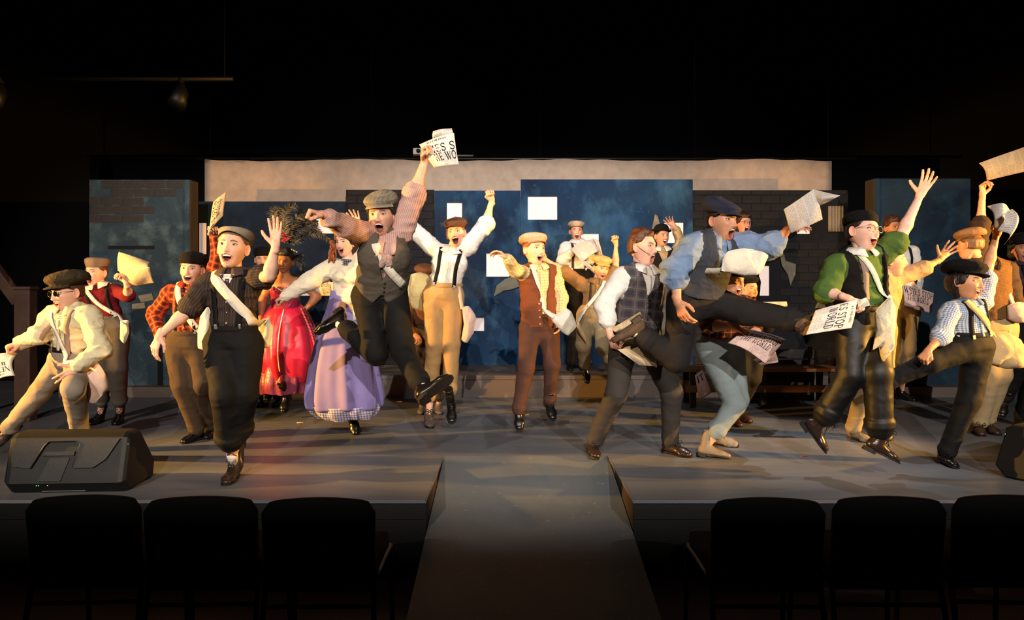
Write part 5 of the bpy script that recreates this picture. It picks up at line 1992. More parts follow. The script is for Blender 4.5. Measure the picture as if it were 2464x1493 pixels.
p10 = person('p10', 'person in rust jacket crouching behind the tan trousers, dark brown cap', 7.1, 1.5,
             (1022, 668), (10, -10, 0), (1024, 704), (1020, 800), (990, 714), (1054, 714),
             ((978, 768), -.2, (992, 800), -1, (1004, 812), 0, 'relax', (0, .5, -1)),
             ((1062, 772), .3, (1058, 812), -.3, (1056, 830), 0, 'relax', (-1, 0, 0)),
             ((1004, 872), -1, 0, 0, (1012, 1000), 'g'), ((1052, 872), -1, 10, 0, (1058, 1000), 'g'),
             dn=-.12, tone=(220, 160, 120), hair=('short', (60, 36, 22)), hat=('newsboy', C_BRN, 1.0, 0), shirt=dict(mat=S_BRO, name='jacket'), trousers=dict(mat=T_OLV, fat=1.2, hem=(.8, .8)), shoes=('ankle', L_GRY, RUB))
p11 = person('p11', 'person in rust vest and pale plaid shirt hopping, arm out, beige cap', 6.1, 1.64,
             (1288, 600), (34, 4, 3), (1292, 646), (1298, 790), (1262, 657), (1332, 657),
             ((1240, 652), -.6, (1222, 622), -.8, (1196, 604), -.2, 'relax', (.2, 0, -1)),
             ((1352, 716), 0, (1350, 764), -.4, (1348, 784), 0, 'relax', (-1, 0, 0)),
             ((1266, 885), -.2, (1248, 985), .2, (1250, 1038), -1), ((1328, 876), -.2, (1323, 962), .5, (1332, 1004), -.8),
             yaw=14, tone=(240, 190, 156), hs=1.12, expr=dict(mouth=.7, smile=.3, fem=True), hair=('short', (168, 84, 36), .012), hat=('newsboy', C_BGE, .98, 8),
             shirt=dict(buttons=plain('button_pearl', (220, 212, 200), .3), mat=S_YPL, cuff=(.95, 1), collar=True), trousers=dict(mat=T_BRN, fat=.98, belt=STRN), vest=dict(mat=V_RST, v=.46, vw=.05, hem=.02, open=.022, shift=.02, fat=1.0),
             shoes=('boot', L_BLK, RUB))
for k in range(4):
    p, n = hit(p11, -.03, .08 + k * .11, 'f', .003)
    Geo().ball(p - p11['loc'], .009, nu=10, nv=6).build('button', plain('button_horn', (196, 156, 104), .4), p11['vest'], True)
p12 = person('p12', 'person in tan shirt and mustard cap leaping with one fist raised', 7.3, 1.52,
             (1448, 646), (18, -10, 6), (1436, 680), (1428, 762), (1402, 686), (1464, 678),
             ((1352, 650), 0, (1314, 626), .2, (1300, 618), 0, 'relax', (0, -1, 0)),
             ((1481, 642), .3, (1482, 586), 0, (1478, 562), -.2, 'fist', (0, -1, .2)),
             ((1404, 830), -.4, (1408, 884), .8, (1414, 920), -.4), ((1452, 834), -.7, (1480, 900), .5, (1490, 930), -.2),
             yaw=-4, tone=(232, 172, 120), hs=1.02, expr=dict(mouth=.6, smile=.4), hair=('crop', (40, 26, 18)), hat=('newsboy', C_YEL, .98, 4),
             shirt=dict(buttons=plain('button_pearl', (220, 212, 200), .3), mat=S_TAN, cuff=(-.1, -.3), rolled=True, collar=True, sleeve=1.15), trousers=dict(mat=T_KHK, fat=1.15, hem=(.85, .85), cuffs=True), shoes=('boot', L_BLK, RUB))
suspenders(p12, STRN, .03, .07, .06, .25)
p13 = person('p13', 'person with swept brown hair in plaid vest and white shirt striding, shouting sideways', 5.2, 1.78,
             (1550, 596), (52, 2, 6), (1546, 652), (1528, 812), (1496, 668), (1590, 674),
             ((1454, 734), -.2, (1468, 806), -.4, (1480, 850), -.3, 'grip', (.9, .3, 0)),
             ((1600, 744), .2, (1604, 806), -.2, (1606, 840), 0, 'fist', (-1, 0, 0)),
             ((1484, 945), -.5, -4, 0, (1434, 1107), 'g'), ((1616, 945), -.2, 48, 0, (1664, 1103), 'g'),
             yaw=20, tone=(238, 184, 156), hs=1.05, expr=dict(mouth=.9, smile=0, frown=.6, squint=.4), hair=('swept', (88, 50, 30), .018),
             shirt=dict(buttons=plain('button_pearl', (220, 212, 200), .3), mat=S_WHT, cuff=(.55, .8), rolled=True, sleeve=1.12, collar=True), trousers=dict(mat=T_CHR, fat=1.0), vest=dict(mat=V_PLD, v=.58, vw=.055, hem=.14, point=.3, buttons=5), shoes=('ankle', L_DKB, RUB))
mic(p13, 1)
p14 = person('p14', 'person in blue shirt and slate vest leaping with one leg stretched forward, navy cap', 4.75, 1.78,
             (1740, 532), (36, 0, 4), (1720, 578), (1672, 722), (1668, 592), (1762, 590),
             ((1622, 650), -.3, (1630, 726), -.3, (1646, 766), -.2, 'relax', (.7, .5, 0)),
             ((1852, 592), -.4, (1892, 556), -.4, (1908, 526), -.2, 'grip', (.7, -.6, 0)),
             ((1628, 866), .0, (1540, 806), .0, (1462, 828), .0), ((1795, 752), -.4, (1916, 770), -.3, (1962, 762), .2),
             yaw=24, dn=-.15, tone=(200, 146, 112), hs=1.05, expr=dict(mouth=.95, smile=0, frown=1.0, brow=(24, 16, 12)), hair=('crop', (22, 16, 14), .010), hat=('flat', C_NVY, 1.10, -2),
             shirt=dict(mat=S_BLU, cuff=(.30, .35), rolled=True, sleeve=1.3, collar=True, wr=.014), trousers=dict(mat=T_DRK, fat=1.08, hem=(.88, .95), cuffs=True, ankle=.064), vest=dict(mat=V_SLT, v=.55, vw=.055, hem=.14, fat=1.04),
             shoes=('low', L_SUE, RUBT), bare=(SOCK, SOCK))
mic(p14, -1)
p15 = person('p15', 'person in grey-blue rolled trousers and orange plaid shirt bending under the leaping figure', 5.3, 1.68,
             (1764, 676), (32, -4, 6), (1752, 718), (1732, 836), (1718, 736), (1792, 732),
             ((1704, 784), -.5, (1768, 786), -.8, (1796, 802), -.2, 'relax', (0, .3, -1)),
             ((1812, 790), .2, (1830, 820), -.8, (1838, 832), 0, 'grip', (-.5, .4, -.5)),
             ((1768, 972), -.5, 62, 0, (1760, 1106), 'g'), ((1774, 960), .1, 66, 0, (1776, 1078), 'g'),
             yaw=18, dn=-.12, tone=(226, 164, 124), expr=dict(mouth=.7, smile=.8), hair=('crop', (30, 20, 16)), hat=('knit', C_BLK, 1.0, 0),
             shirt=dict(mat=S_ORP, cuff=(.0, .1), rolled=True, hem=.14), trousers=dict(mat=T_BLU, fat=1.08, hem=(.70, .74), cuffs=True), shoes=('boot', L_TAN, RUB))
mic(p15, -1)
g = Geo().loft([[p15['pelv'] - p15['loc'] + p15['up'] * z + p15['hx'] * math.cos(a) * .158 + p15['hf'] * math.sin(a) * .125 for a in np.linspace(0, 2 * math.pi, 28, endpoint=False)] for z in (.085, .12, .165)], caps=(False, False))
o = g.build('sash', cloth('sash_plaid', (110, 40, 50), .9, 'plaid', (50, 30, 44), (170, 150, 140), .05), p15['root'], True)
pv = np.array([v.co[:] for v in o.data.vertices], np.float32); at = o.data.attributes.new('puv', 'FLOAT_VECTOR', 'POINT'); at.data.foreach_set('vector', (pv[:, [0, 2, 1]] + 3).ravel())
p26 = person('p26', 'person in dark coat and black beret shouting behind the outstretched leg', 6.4, 1.55,
             (1801, 697), (30, 2, 6), (1800, 732), (1802, 836), (1768, 745), (1836, 745),
             ((1770, 812), 0, (1792, 868), -.4, (1804, 890), -.2, 'relax', (1, 0, 0)),
             ((1846, 790), -.2, (1838, 756), -.8, (1834, 742), -.2, 'grip', (-.5, .3, -.6)),
             ((1790, 910), -.2, 0, 0, (1782, 1030), 'g'), ((1812, 910), -.2, 30, 0, (1808, 1020), 'g'),
             tone=(236, 184, 152), hs=1.06, expr=dict(mouth=.7, smile=.1), hair=('short', (60, 38, 24)), hat=('beret', C_BLK, 1.0, 10, 6), shirt=dict(mat=S_BLK, name='coat', collar=True, hem=-.05), trousers=dict(mat=T_DRK), shoes=('ankle', L_BRN, RUB))
p16 = person('p16', 'person in white shirt and pale cap reading out a newspaper on the upstage platform', 8.6, 1.62,
             (1387, 556), (4, 4, 2), (1390, 584), (1392, 672), (1362, 595), (1418, 595),
             ((1352, 628), -.3, (1376, 606), -.8, (1386, 602), -.2, 'grip', (.5, .3, -.6)),
             ((1432, 626), -.3, (1440, 604), -.8, (1440, 594), -.2, 'grip', (-.5, .3, -.6)),
             ((1378, 770), -.2, -5, 0, (1372, 894), 'g'), ((1404, 770), -.2, 5, 0, (1408, 894), 'g'),
             zf=.25, tone=(226, 168, 142), expr=dict(mouth=.8, smile=.3), hair=('short', (90, 54, 34)), hat=('newsboy', C_BGE, .95, 6), shirt=dict(mat=S_WHT, collar=True, sleeve=1.2), trousers=dict(mat=T_BLK, fat=1.1), shoes=('ankle', L_BLK, RUB), lod=.9)
suspenders(p16, STRN, .032, .08, .07, .26)
p17 = person('p17', 'person in black bowler hat and black waistcoat on the platform, tan sleeve raised', 8.4, 1.74,
             (1594, 569), (20, 4, 4), (1592, 602), (1594, 700), (1564, 614), (1622, 614),
             ((1556, 660), 0, (1558, 705), -.3, (1560, 722), 0, 'relax', (1, 0, 0)),
             ((1640, 588), .1, (1626, 550), -.2, (1611, 532), 0, 'spread', (0, -1, 0)),
             ((1582, 795), -.1, -5, 0, (1578, 898), 'g'), ((1606, 795), -.1, 5, 0, (1610, 898), 'g'),
             zf=.25, tone=(206, 152, 122), expr=dict(mouth=.55, smile=.9), hair=('crop', (26, 18, 14)), hat=('bowler', C_BLK, 1.0, 4), shirt=dict(mat=S_BGE, collar=CANV, sleeve=1.15), trousers=dict(mat=T_BLK), vest=dict(mat=V_BLK, v=.6, vw=.06, hem=.06), shoes=('low', L_BLK, RUB), lod=.9)
p18 = person('p18', 'person in black suit with red tie and glasses singing on the platform', 8.3, 1.74,
             (1791, 538), (14, 2, 6), (1792, 576), (1790, 680), (1756, 590), (1828, 590),
             ((1748, 640), 0, (1752, 690), -.2, (1753, 708), 0, 'relax', (1, 0, 0)),
             ((1868, 574), 0, (1916, 556), 0, (1934, 548), 0, 'relax', (0, -.3, -1)),
             ((1778, 790), -.1, -5, 0, (1774, 900), 'g'), ((1804, 790), -.1, 5, 0, (1808, 900), 'g'),
             zf=.25, tone=(222, 160, 134), expr=dict(mouth=.9, smile=0), hair=('curly', (58, 34, 24), .016), shirt=dict(mat=S_WHT, collar=True, cuff=(.3, .3)), trousers=dict(mat=T_BLK), vest=dict(mat=V_BLK, v=.5, vw=.07, hem=.02), shoes=('low', L_BLK, RUB), lod=.9)
g = Geo()
for a_ in (p18['arms'][0], p18['arms'][1]):
    g.tube([x - p18['loc'] for x in (a_[0], (a_[0] + a_[1]) / 2, a_[1], (a_[1] + a_[2]) / 2, a_[1] + (a_[2] - a_[1]) * .92)], [.082, .074, .066, .058, .052], 14)
g.build('jacket_sleeves', S_BLK, p18['root'], True)
glasses(p18, plain('frame_black', (12, 12, 12), .3))
strap(p18, 'tie', [(0, .9, 'f'), (0, .5, 'f')], .05, plain('tie_red', (170, 20, 26), .5))
p19 = person('p19', 'person in green sweater, black beret and round glasses bounding with arm flung up', 4.75, 1.72,
             (2080, 556), (26, 6, 8), (2066, 612), (2078, 782), (2014, 640), (2124, 612),
             ((1985, 702), -.2, (2038, 718), -.7, (2066, 728), -.2, 'grip', (.2, .3, -1)),
             ((2166, 572), -.2, (2214, 470), .1, (2238, 424), 0, 'spread', (-.6, -.7, .2)),
             ((2048, 902), -.3, (1974, 1022), .9, (1996, 1098), -.3), ((2112, 898), -.7, (2118, 1058), .1, (2184, 1130), -.5),
             yaw=16, tone=(240, 192, 170), hs=1.10, expr=dict(mouth=.85, smile=.8, squint=.4, fem=True, nose=.95), hair=('short', (44, 28, 20), .010), hat=('knit', C_BLK, .97, 10, -4),
             shirt=dict(mat=S_GRN, name='sweater', cuff=(.02, -.25), rolled=True, sleeve=1.25, collar=S_WHT), trousers=dict(mat=T_SAT, fat=1.16, hem=(.80, .82), ankle=.072, cuffs=True, wr=.003), vest=dict(mat=V_BLK, v=.2, vw=.05, hem=.02, open=.065, shift=.01, fat=1.08),
             shoes=('boot', L_DKB, RUB), bare=(SOCK, SOCK))
glasses(p19, GOLD)
mic(p19, -1)
strap(p19, 'suspender', [(-.06, .26, 'f'), (-.055, .6, 'f'), (-.06, .93, 'f')], .04, STRG)
p20 = person('p20', 'person in beige shirt with bright side-lit face, arm stretched beyond the green sweater', 5.6, 1.58,
             (2150, 626), (62, 4, 0), (2130, 668), (2108, 800), (2088, 684), (2146, 676),
             ((2090, 740), 0, (2096, 790), -.3, (2100, 810), 0, 'relax', (1, 0, 0)),
             ((2216, 650), .0, (2262, 624), 0, (2288, 596), 0, 'spread', (-.3, -.9, 0)),
             ((2088, 910), -.2, 30, 0, (2096, 1068), 'g'), ((2126, 900), -.1, 30, 0, (2146, 1062), 'g'),
             yaw=20, tone=(236, 178, 132), hs=1.04, expr=dict(mouth=.9, smile=.3), hair=('short', (70, 42, 24)), shirt=dict(mat=S_BGE, sleeve=1.1, cuff=(.9, .25)), trousers=dict(mat=T_KHK, fat=1.05), shoes=('ankle', L_TAN, RUBT))
p21 = person('p21', 'person in white shirt and black suspenders holding a newspaper in front of the blue flat', 7.7, 1.76,
             (2150, 548), (10, 0, 0), (2158, 592), (2168, 740), (2126, 606), (2194, 608),
             ((2120, 665), 0, (2124, 715), 0, (2126, 735), 0, 'relax', (1, 0, 0)),
             ((2206, 662), .0, (2208, 694), -.9, (2206, 706), -.2, 'grip', (-.5, .5, 0)),
             ((2156, 838), -.2, 0, 0, (2150, 974), 'g'), ((2182, 838), -.2, 30, 0, (2206, 968), 'g'),
             tone=(216, 158, 126), expr=dict(mouth=.4), hair=('short', (74, 40, 24), .016), shirt=dict(mat=S_WHT, sleeve=1.1, collar=True), trousers=dict(mat=T_KHK, fat=1.12, hem=(.45, .45), cuffs=True, ankle=.075), shoes=('boot', L_BLK, RUB))
suspenders(p21, STRB, .034, .085, .085, .25)
p22 = person('p22', 'person in blue checked shirt and black trousers kicking sideways, black newsboy cap', 4.95, 1.50,
             (2328, 678), (32, 0, 6), (2324, 730), (2336, 838), (2288, 748), (2364, 728),
             ((2268, 806), -.4, (2234, 844), -.5, (2214, 872), -.2, 'fist', (.4, .5, -.6)),
             ((2376, 644), .2, (2398, 566), 0, (2408, 538), -.2, 'grip', (-.5, -.8, 0)),
             ((2236, 872), -.2, (2136, 918), .3, (2112, 930), 0), ((2330, 965), -.2, -6, 0, (2304, 1130), 'g'),
             yaw=20, tone=(206, 146, 104), hs=1.14, expr=dict(mouth=.5, smile=1.0, squint=.4, fem=True, brow=(30, 20, 14)), hair=('long', (26, 18, 14), .012), hat=('newsboy', C_BLK, 1.08, 4, -6),
             shirt=dict(buttons=plain('button_pearl', (220, 212, 200), .3), mat=S_CHK, cuff=(.25, -.3), rolled=True, sleeve=1.12, collar=True), trousers=dict(mat=T_BLK, fat=1.12), shoes=('ankle', L_BLK, RUB))
suspenders(p22, STRB, .034, .085, .08, .27)
mic(p22, -1)
p23 = person('p23', 'person in brown knit vest with dark sleeve raised, amber-lit newspaper overhead', 6.0, 1.70,
             (2330, 588), (-150, 0, 0), (2372, 630), (2392, 790), (2346, 646), (2424, 650),
             ((2358, 556), -.2, (2364, 470), 0, (2364, 438), 0, 'grip', (.3, -.8, 0)),
             ((2440, 730), 0, (2430, 780), -.3, (2426, 800), 0, 'relax', (-1, 0, 0)),
             ((2384, 902), -.1, -30, 0, (2362, 1052), 'g'), ((2408, 902), 0, 0, 0, (2406, 1050), 'g'),
             tone=(236, 180, 136), hair=('short', (120, 84, 50)), hat=('newsboy', cloth('cap_tan_dark', (150, 112, 76), .92), 1.0, -6), shirt=dict(mat=S_DKB, cuff=(.22, .9), rolled=True, sleeve=1.2), trousers=dict(mat=T_KHK, fat=1.08), vest=dict(mat=V_KNT, v=.85, vw=.06, hem=.14, fat=1.04), shoes=('ankle', L_BRN, RUB))
p24 = person('p24', 'person in purple striped shirt with black cap at the edge of the wing', 6.2, 1.66,
             (2462, 598), (-20, 0, 0), (2470, 638), (2470, 780), (2438, 652), (2508, 652),
             ((2428, 712), 0, (2446, 762), -.4, (2456, 780), 0, 'relax', (1, 0, 0)),
             ((2515, 715), 0, (2508, 770), 0, (2506, 790), 0, 'relax', (-1, 0, 0)),
             ((2452, 880), -.1, (2420, 958), .5, (2412, 998), -.4), ((2490, 880), 0, 10, 0, (2498, 1036), 'g'),
             tone=(214, 156, 122), hair=('curly', (20, 16, 16), .02), hat=('knit', C_BLK, 1.08, 4), shirt=dict(mat=S_PUR, collar=True), trousers=dict(mat=T_BLK), shoes=('boot', L_BLK, RUB))
suspenders(p24, STRB, .034, .08, .08, .25)

# ------------------------------------------------------------------ gowns and headdress
def px_ring(row, D, ax=.9, n=64, folds=9, amp=.0, ph=0.0, sq=1.0):
    """horizontal ring whose left/right edges sit at photo pixels row = (y, x0, x1)"""
    y, x0, x1 = row
    c = PX((x0 + x1) / 2, y, D); r = (x1 - x0) / 2 / F * D
    a = np.linspace(0, 2 * np.pi, n, endpoint=False)
    w = 1 + amp * (np.sin(folds * a + ph) + .5 * np.sin((folds * 1.7 // 1) * a + ph * 2.3))
    z = c[2] + amp * .12 * np.sin((folds // 2) * a + ph)
    return np.stack([c[0] + r * w * np.cos(a), c[1] + r * ax * w * np.sin(a), z], 1)


def skirt(PR, name, rows, D, mat, folds=9, amp=.05, n=96, parent=None, ax=.85, per=10):
    ys = np.array([r[0] for r in rows], float)
    yy = np.linspace(ys[0], ys[-1], per * (len(rows) - 1) + 1)
    x0 = np.interp(yy, ys, [r[1] for r in rows]); x1 = np.interp(yy, ys, [r[2] for r in rows])
    k = np.ones(7) / 7
    sm = lambda v: np.convolve(np.pad(v, 3, 'edge'), k, 'valid')
    x0, x1 = sm(x0), sm(x1)
    rings = []
    for i, y in enumerate(yy):
        f = i / (len(yy) - 1)
        rings.append(px_ring((y, x0[i], x1[i]), D, ax, n, folds, amp * (.15 + .85 * f ** .7), .6 + .5 * math.sin(f * 3)))
    g = Geo().loft([r - PR['loc'] for r in rings], caps=(False, False))
    o = g.build(name, mat, parent or PR['root'], True)
    m = o.modifiers.new('s', 'SOLIDIFY'); m.thickness = .006
    V = np.array([v.co[:] for v in o.data.vertices], np.float32)
    at = o.data.attributes.new('puv', 'FLOAT_VECTOR', 'POINT')
    at.data.foreach_set('vector', (V[:, [0, 2, 1]] + 3).ravel())
    return o


SK_LAV = cloth('skirt_lavender', (152, 138, 200), .7, bump=.25, fold=6, sheen=.2)
SK_GIN = cloth('gingham_lavender', (232, 224, 230), .85, 'check', (130, 120, 176), size=.022, bump=.35)
sk7 = skirt(p7, 'skirt', [(708, 796, 858), (745, 786, 872), (800, 766, 888), (870, 748, 904), (930, 738, 916), (964, 734, 920), (978, 740, 915)], 6.12, SK_LAV, 9, .055)
skirt(p7, 'gingham_hem', [(972, 742, 914), (984, 748, 912), (994, 756, 906), (1004, 770, 898)], 6.11, SK_GIN, 11, .06, parent=sk7)
g = Geo().loft([px_ring((y, a, b), 6.12) - p7['loc'] for y, a, b in ((700, 797, 857), (707, 795, 859), (716, 794, 861))], caps=(False, False))
o = g.build('waistband', SK_LAV, sk7, True)
# checked scarf and auburn curls
g = Geo()
for rr, zz in ((.068, .018), (.072, .0), (.076, -.018)):
    g.tube([p7['nk'] + p7['across'] * rr * math.sin(a) + p7['fwd'] * rr * 1.05 * math.cos(a) + p7['up'] * zz - p7['loc'] for a in np.linspace(0, 2 * math.pi, 25)], .013, 8)
o = g.build('scarf', cloth('scarf_checked', (150, 146, 148), .85, 'check', (40, 40, 46), size=.016), p7['root'], True)
pv = np.array([v.co[:] for v in o.data.vertices], np.float32); at = o.data.attributes.new('puv', 'FLOAT_VECTOR', 'POINT'); at.data.foreach_set('vector', (pv[:, [0, 2, 1]] + 3).ravel())
hm = hair_mat('hair_lit_curls', (150, 78, 34))
for k in range(12):
    r_ = random.Random(k)
    b0 = PX(806 + r_.uniform(-10, 6), 580 + r_.uniform(-2, 12), 6.10 - .035 * (k % 3))
    pts = [b0 + A(.007 * math.sin(q * 1.1 + k) - .003 * q, -.006 * math.cos(q * 1.1 + k), -.0165 * q) for q in range(10)]
    c = catmull(pts, 3)
    Geo().tube([q - p7['loc'] for q in c], [.011 * (1 - .5 * i / len(c)) for i in range(len(c))], 7).build('hair_curl', hm, p7['root'], True)

SK_PNK = cloth('satin_hot_pink', (226, 34, 74), .32, spec=.6, bump=.5, fold=5, sheen=.2, var=.25)
SK_MAU = cloth('satin_mauve', (150, 62, 96), .36, spec=.6, bump=.6, fold=12, var=.3)
sk5 = skirt(p5, 'overskirt', [(728, 658, 716), (748, 640, 738), (785, 626, 754), (830, 620, 762), (870, 620, 764), (900, 628, 756), (915, 640, 746)], 6.95, SK_PNK, 7, .085)
skirt(p5, 'petticoat', [(850, 640, 744), (890, 622, 752), (920, 616, 752), (936, 620, 746), (944, 626, 742)], 6.96, SK_MAU, 13, .055, parent=sk5)
for rr in range(2):                                   # pleated frill along the open side of the overskirt
    rows = []
    for k in range(90):
        a = k / 89
        c = PX(728 + 36 * math.sin(a * 1.6) - 6 * rr, 742 + a * 130, 6.80 - .02 * rr) - p5['loc']
        w = .018 * math.sin(k * 1.1)
        rows.append([c, c + A(.014, w * .6 - .01, .004), c + A(.03, w - .015, -.004 + .4 * w)])
    o = Geo().grid(np.array(rows)).build('ruffle', SK_MAU, sk5, True)
    m_ = o.modifiers.new('s', 'SOLIDIFY'); m_.thickness = .003
PEARL = plain('pearl', (240, 214, 200), .25, spec=.6)
for k in range(23):                                   # pearl edge of the bodice
    x = -.115 + .23 * k / 22
    f = .70 + .02 - .05 * math.cos(min(2, abs(x) / .075) * math.pi) - .012
    p, n = hit(p5, x, f, 'f', .004)
    Geo().ball(p - p5['loc'], .0062, nu=6, nv=4).build('pearl', PEARL, p5['shirt'], True)
pts = []
for k in range(26):                                   # bead cord down the front of the skirt
    y = 745 + k * 6
    x = 683 - 14 * math.sin(k / 25 * 2.4)
    hw_ = np.interp(y, [728, 785, 830, 900], [29, 64, 71, 66]) / F * 6.95
    pts.append(PX(x, y, 6.95 - hw_ * .92))
Geo().tube([q - p5['loc'] for q in catmull(pts, 2)], .007, 6).build('bead_cord', PEARL, sk5, True)
# straps and bare shoulders
for s in (-1, 1):
    strap(p5, 'shoulder_strap', [(s * .085, .68, 'f'), (s * .095, .85, 'f')], .03, MATS['bodice_fuchsia'])


def feather(name, pts, length, mat, parent, loc, seed=0, droop=.5):
    r_ = random.Random(seed)
    c = catmull(pts, 9)
    g = Geo().tube([p - loc for p in c], [.003 * (1 - .8 * i / len(c)) + .0006 for i in range(len(c))], 5)
    V, Fc = [], []
    for i in range(2, len(c)):
        t = nrm(c[i] - c[i - 1])
        f = i / len(c)
        L = length * (.35 + .65 * math.sin(math.pi * min(1, f * .95 + .08)) ** .6)
        for s in (-1, 1):
            for j in range(2):
                sd = nrm(np.cross(t, A(0, 1, 0)) * s + A(0, r_.uniform(-.7, .7), 0))
                b = c[i - 1] + (c[i] - c[i - 1]) * (j / 2) - loc
                l = L * r_.uniform(.75, 1.15)
                m1 = b + (sd * .55 + t * .45) * l * .55
                m2 = b + (sd * .8 + t * .62) * l + A(0, 0, -droop * l * .5)
                w = t * .006
                n = len(V)
                V += [b - w, b + w, m1 + w * .9, m1 - w * .9, m2]
                Fc += [(n, n + 1, n + 2, n + 3), (n + 3, n + 2, n + 4)]
    g.add(V, Fc)
    o = g.build(name, mat, parent, True)
    o['kind'] = 'part'
    del o['kind']
    return o


FTH = hair_mat('feather_black', (10, 8, 9))
PNKF = cloth('petal_fuchsia', (214, 16, 84), .7, bump=.3)
hd_ = Geo().loft([(ellring(rx, ry, z, -.02, 24) * p5['hsc']) @ p5['Rh'].T + p5['hc'] - p5['loc'] for rx, ry, z in ((.07, .08, .085), (.068, .078, .11), (.03, .03, .125), (.004, .004, .127))], caps=(False, True)).build('headdress', C_BLK, p5['root'], True)
for k, pp in enumerate((((688, 590), (684, 540), (690, 505), (712, 492)), ((690, 588), (700, 545), (725, 515), (752, 520)), ((694, 588), (715, 555), (745, 545), (772, 562)), ((696, 590), (725, 572), (765, 562), (800, 584)),
                        ((686, 590), (670, 545), (660, 515), (668, 498)), ((692, 590), (706, 560), (735, 535), (765, 536)))):
    feather('feather', [PX(x, y, 6.88 + .03 * (k % 3)) for x, y in pp], .10 if k != 3 else .06, FTH, hd_, p5['loc'], k)
for k in range(5):
    feather('feather', [PX(705, 618, 6.95), PX(716 + k * 2, 618 + k * 5, 6.95), PX(728, 612 + k * 9, 6.95)], .045, FTH, hd_, p5['loc'], 20 + k)
for k in range(22):
    r_ = random.Random(k + 90)
    c = PX(672 + r_.uniform(-16, 20), 572 + r_.uniform(-14, 12), 6.78 + r_.uniform(-.03, .03))
    d = nrm(A(r_.uniform(-1, 1), -.6, r_.uniform(-.6, 1)))
    u = nrm(np.cross(d, A(.3, .2, 1))); w = np.cross(d, u)
    V = [c, c + d * .03 + u * .014, c + d * .062 + w * .006, c + d * .03 - u * .014]
    g = Geo().add([q - p5['loc'] for q in V] + [q - p5['loc'] + w * .003 for q in V], [(0, 1, 2, 3), (7, 6, 5, 4), (0, 4, 5, 1), (1, 5, 6, 2), (2, 6, 7, 3), (3, 7, 4, 0)])
    g.build('petal', PNKF, hd_)
for k in range(4):
    Geo().ball(PX(703 + k * 4, 601 + k * 2, 6.83) - p5['loc'], .011, nu=6, nv=4).build('hair_jewel', GOLD, hd_, True)

# ------------------------------------------------------------------ canvas bags
def pillow(px, D, thick, tilt=0.0, n=44, seed=0):
    """soft sack from an outline in photo pixels, inflated to a real thickness"""
    pts = [A(x, y, 0) for x, y in px]
    cl = pts + pts[:1]
    ext = [pts[-2], pts[-1]] + pts + [pts[0], pts[1]]
    c = catmull(ext, 6)[12:-12]
    lin = [ext[i] + (ext[i + 1] - ext[i]) * (k / 6) for i in range(len(ext) - 1) for k in range(6)] + [ext[-1]]
    c = (np.array(c)[:, :2] * .45 + np.array(lin[12:-12])[:, :2] * .55)
    ctr = c.mean(0)
    W = np.array([PX(x, y, D) for x, y in c]); w0 = PX(*ctr, D)
    W[:, 1] += (W[:, 2] - w0[2]) * tilt
    m = len(c)
    rings = []
    for s, sg in ((.0, -1), (.3, -1), (.6, -1), (.85, -1), (.97, -1), (1.0, 0), (.97, 1), (.85, 1), (.6, 1), (.3, 1), (.0, 1)):
        s2 = max(s, .02)
        R_ = w0 + (W - w0) * s2
        t = thick * max(0, 1 - s ** 3) ** .6 * sg * .5
        nz_ = (vnoise(R_ * A(20, 3, 11) + seed * 5.1, seed) - .5) * thick * .55 * (abs(sg))
        R_ = R_ + A(0, 1, 0) * (t + sg * nz_[:, None].ravel().mean() * 0) + np.stack([np.zeros(m), nz_ * sg, np.zeros(m)], 1)
        rings.append(R_)
    return rings, w0


def bag(label, px, D, thick, mat, PR=None, way=None, w=.045, tail=None, start=None, smat=None, seed=0, tilt=0.0):
    rings, c = pillow(px, D, thick, tilt, seed=seed)
    t = empty('newspaper_bag', c, label, 'bag', 'canvas newspaper bags')
    g = Geo().loft([r - c for r in rings])
    g.build('pouch', mat, t, True)
    # stitched hem along the mouth of the bag
    m = len(rings[5])
    hem_ = [rings[5][i] * .985 + c * .015 - c for i in range(0, m // 3)]
    if len(hem_) > 3:
        Geo().tube(hem_, .005, 6).build('hem', mat, t, True)
    if PR is not None and way:
        strap(PR, 'strap', way, w, smat or mat, parent=t, off=.008, tail=[PX(*q) for q in tail] if tail else None, start=[PX(*q) for q in start] if start else None)
    elif start:
        pts = catmull([PX(*q) for q in start], 6)
        Geo().ribbon([q - c for q in pts], [FRONT] * len(pts), w, .004).build('strap', smat or mat, t, True)
    return t


bag('pinkish canvas bag hanging at the thigh of the lunging dancer', [(196, 868), (232, 872), (252, 900), (258, 935), (228, 972), (212, 966), (204, 920)], 4.80, .07, CANVP, p1, [(-.08, 1.05, 'f'), (-.08, .92, 'f'), (.02, .5, 'f'), (.10, .14, 'f')], .032, smat=CANV, tail=[(214, 868, 4.76)], seed=1)
bag('small cream bag at the hip of the maroon sweater', [(290, 775), (308, 772), (311, 800), (300, 828), (290, 815)], 6.25, .06, CANV, p2, [(-.09, 1.05, 'f'), (-.08, .92, 'f'), (0, .6, 'f'), (.14, .22, 'f')], .034, tail=[(298, 780, 6.2)], seed=2)
bag('white bag with broad strap hanging beside the red plaid shirt', [(484, 760), (500, 738), (508, 760), (506, 800), (496, 842), (476, 838), (476, 800)], 5.42, .08, CANV, p3, [(-.09, 1.05, 'f'), (-.08, .92, 'f'), (-.02, .65, 'f'), (.12, .25, 'f')], .05, tail=[(490, 755, 5.42)], seed=3)
bag('pale bag with broad white strap across the dark striped shirt', [(622, 775), (648, 768), (656, 800), (646, 838), (628, 832)], 4.72, .07, CANV, p4, [(-.10, 1.05, 'f'), (-.08, .92, 'f'), (.0, .75, 'f'), (.12, .42, 'f'), (.145, .32, 'f')], .062, tail=[(632, 778, 4.66)], seed=4)
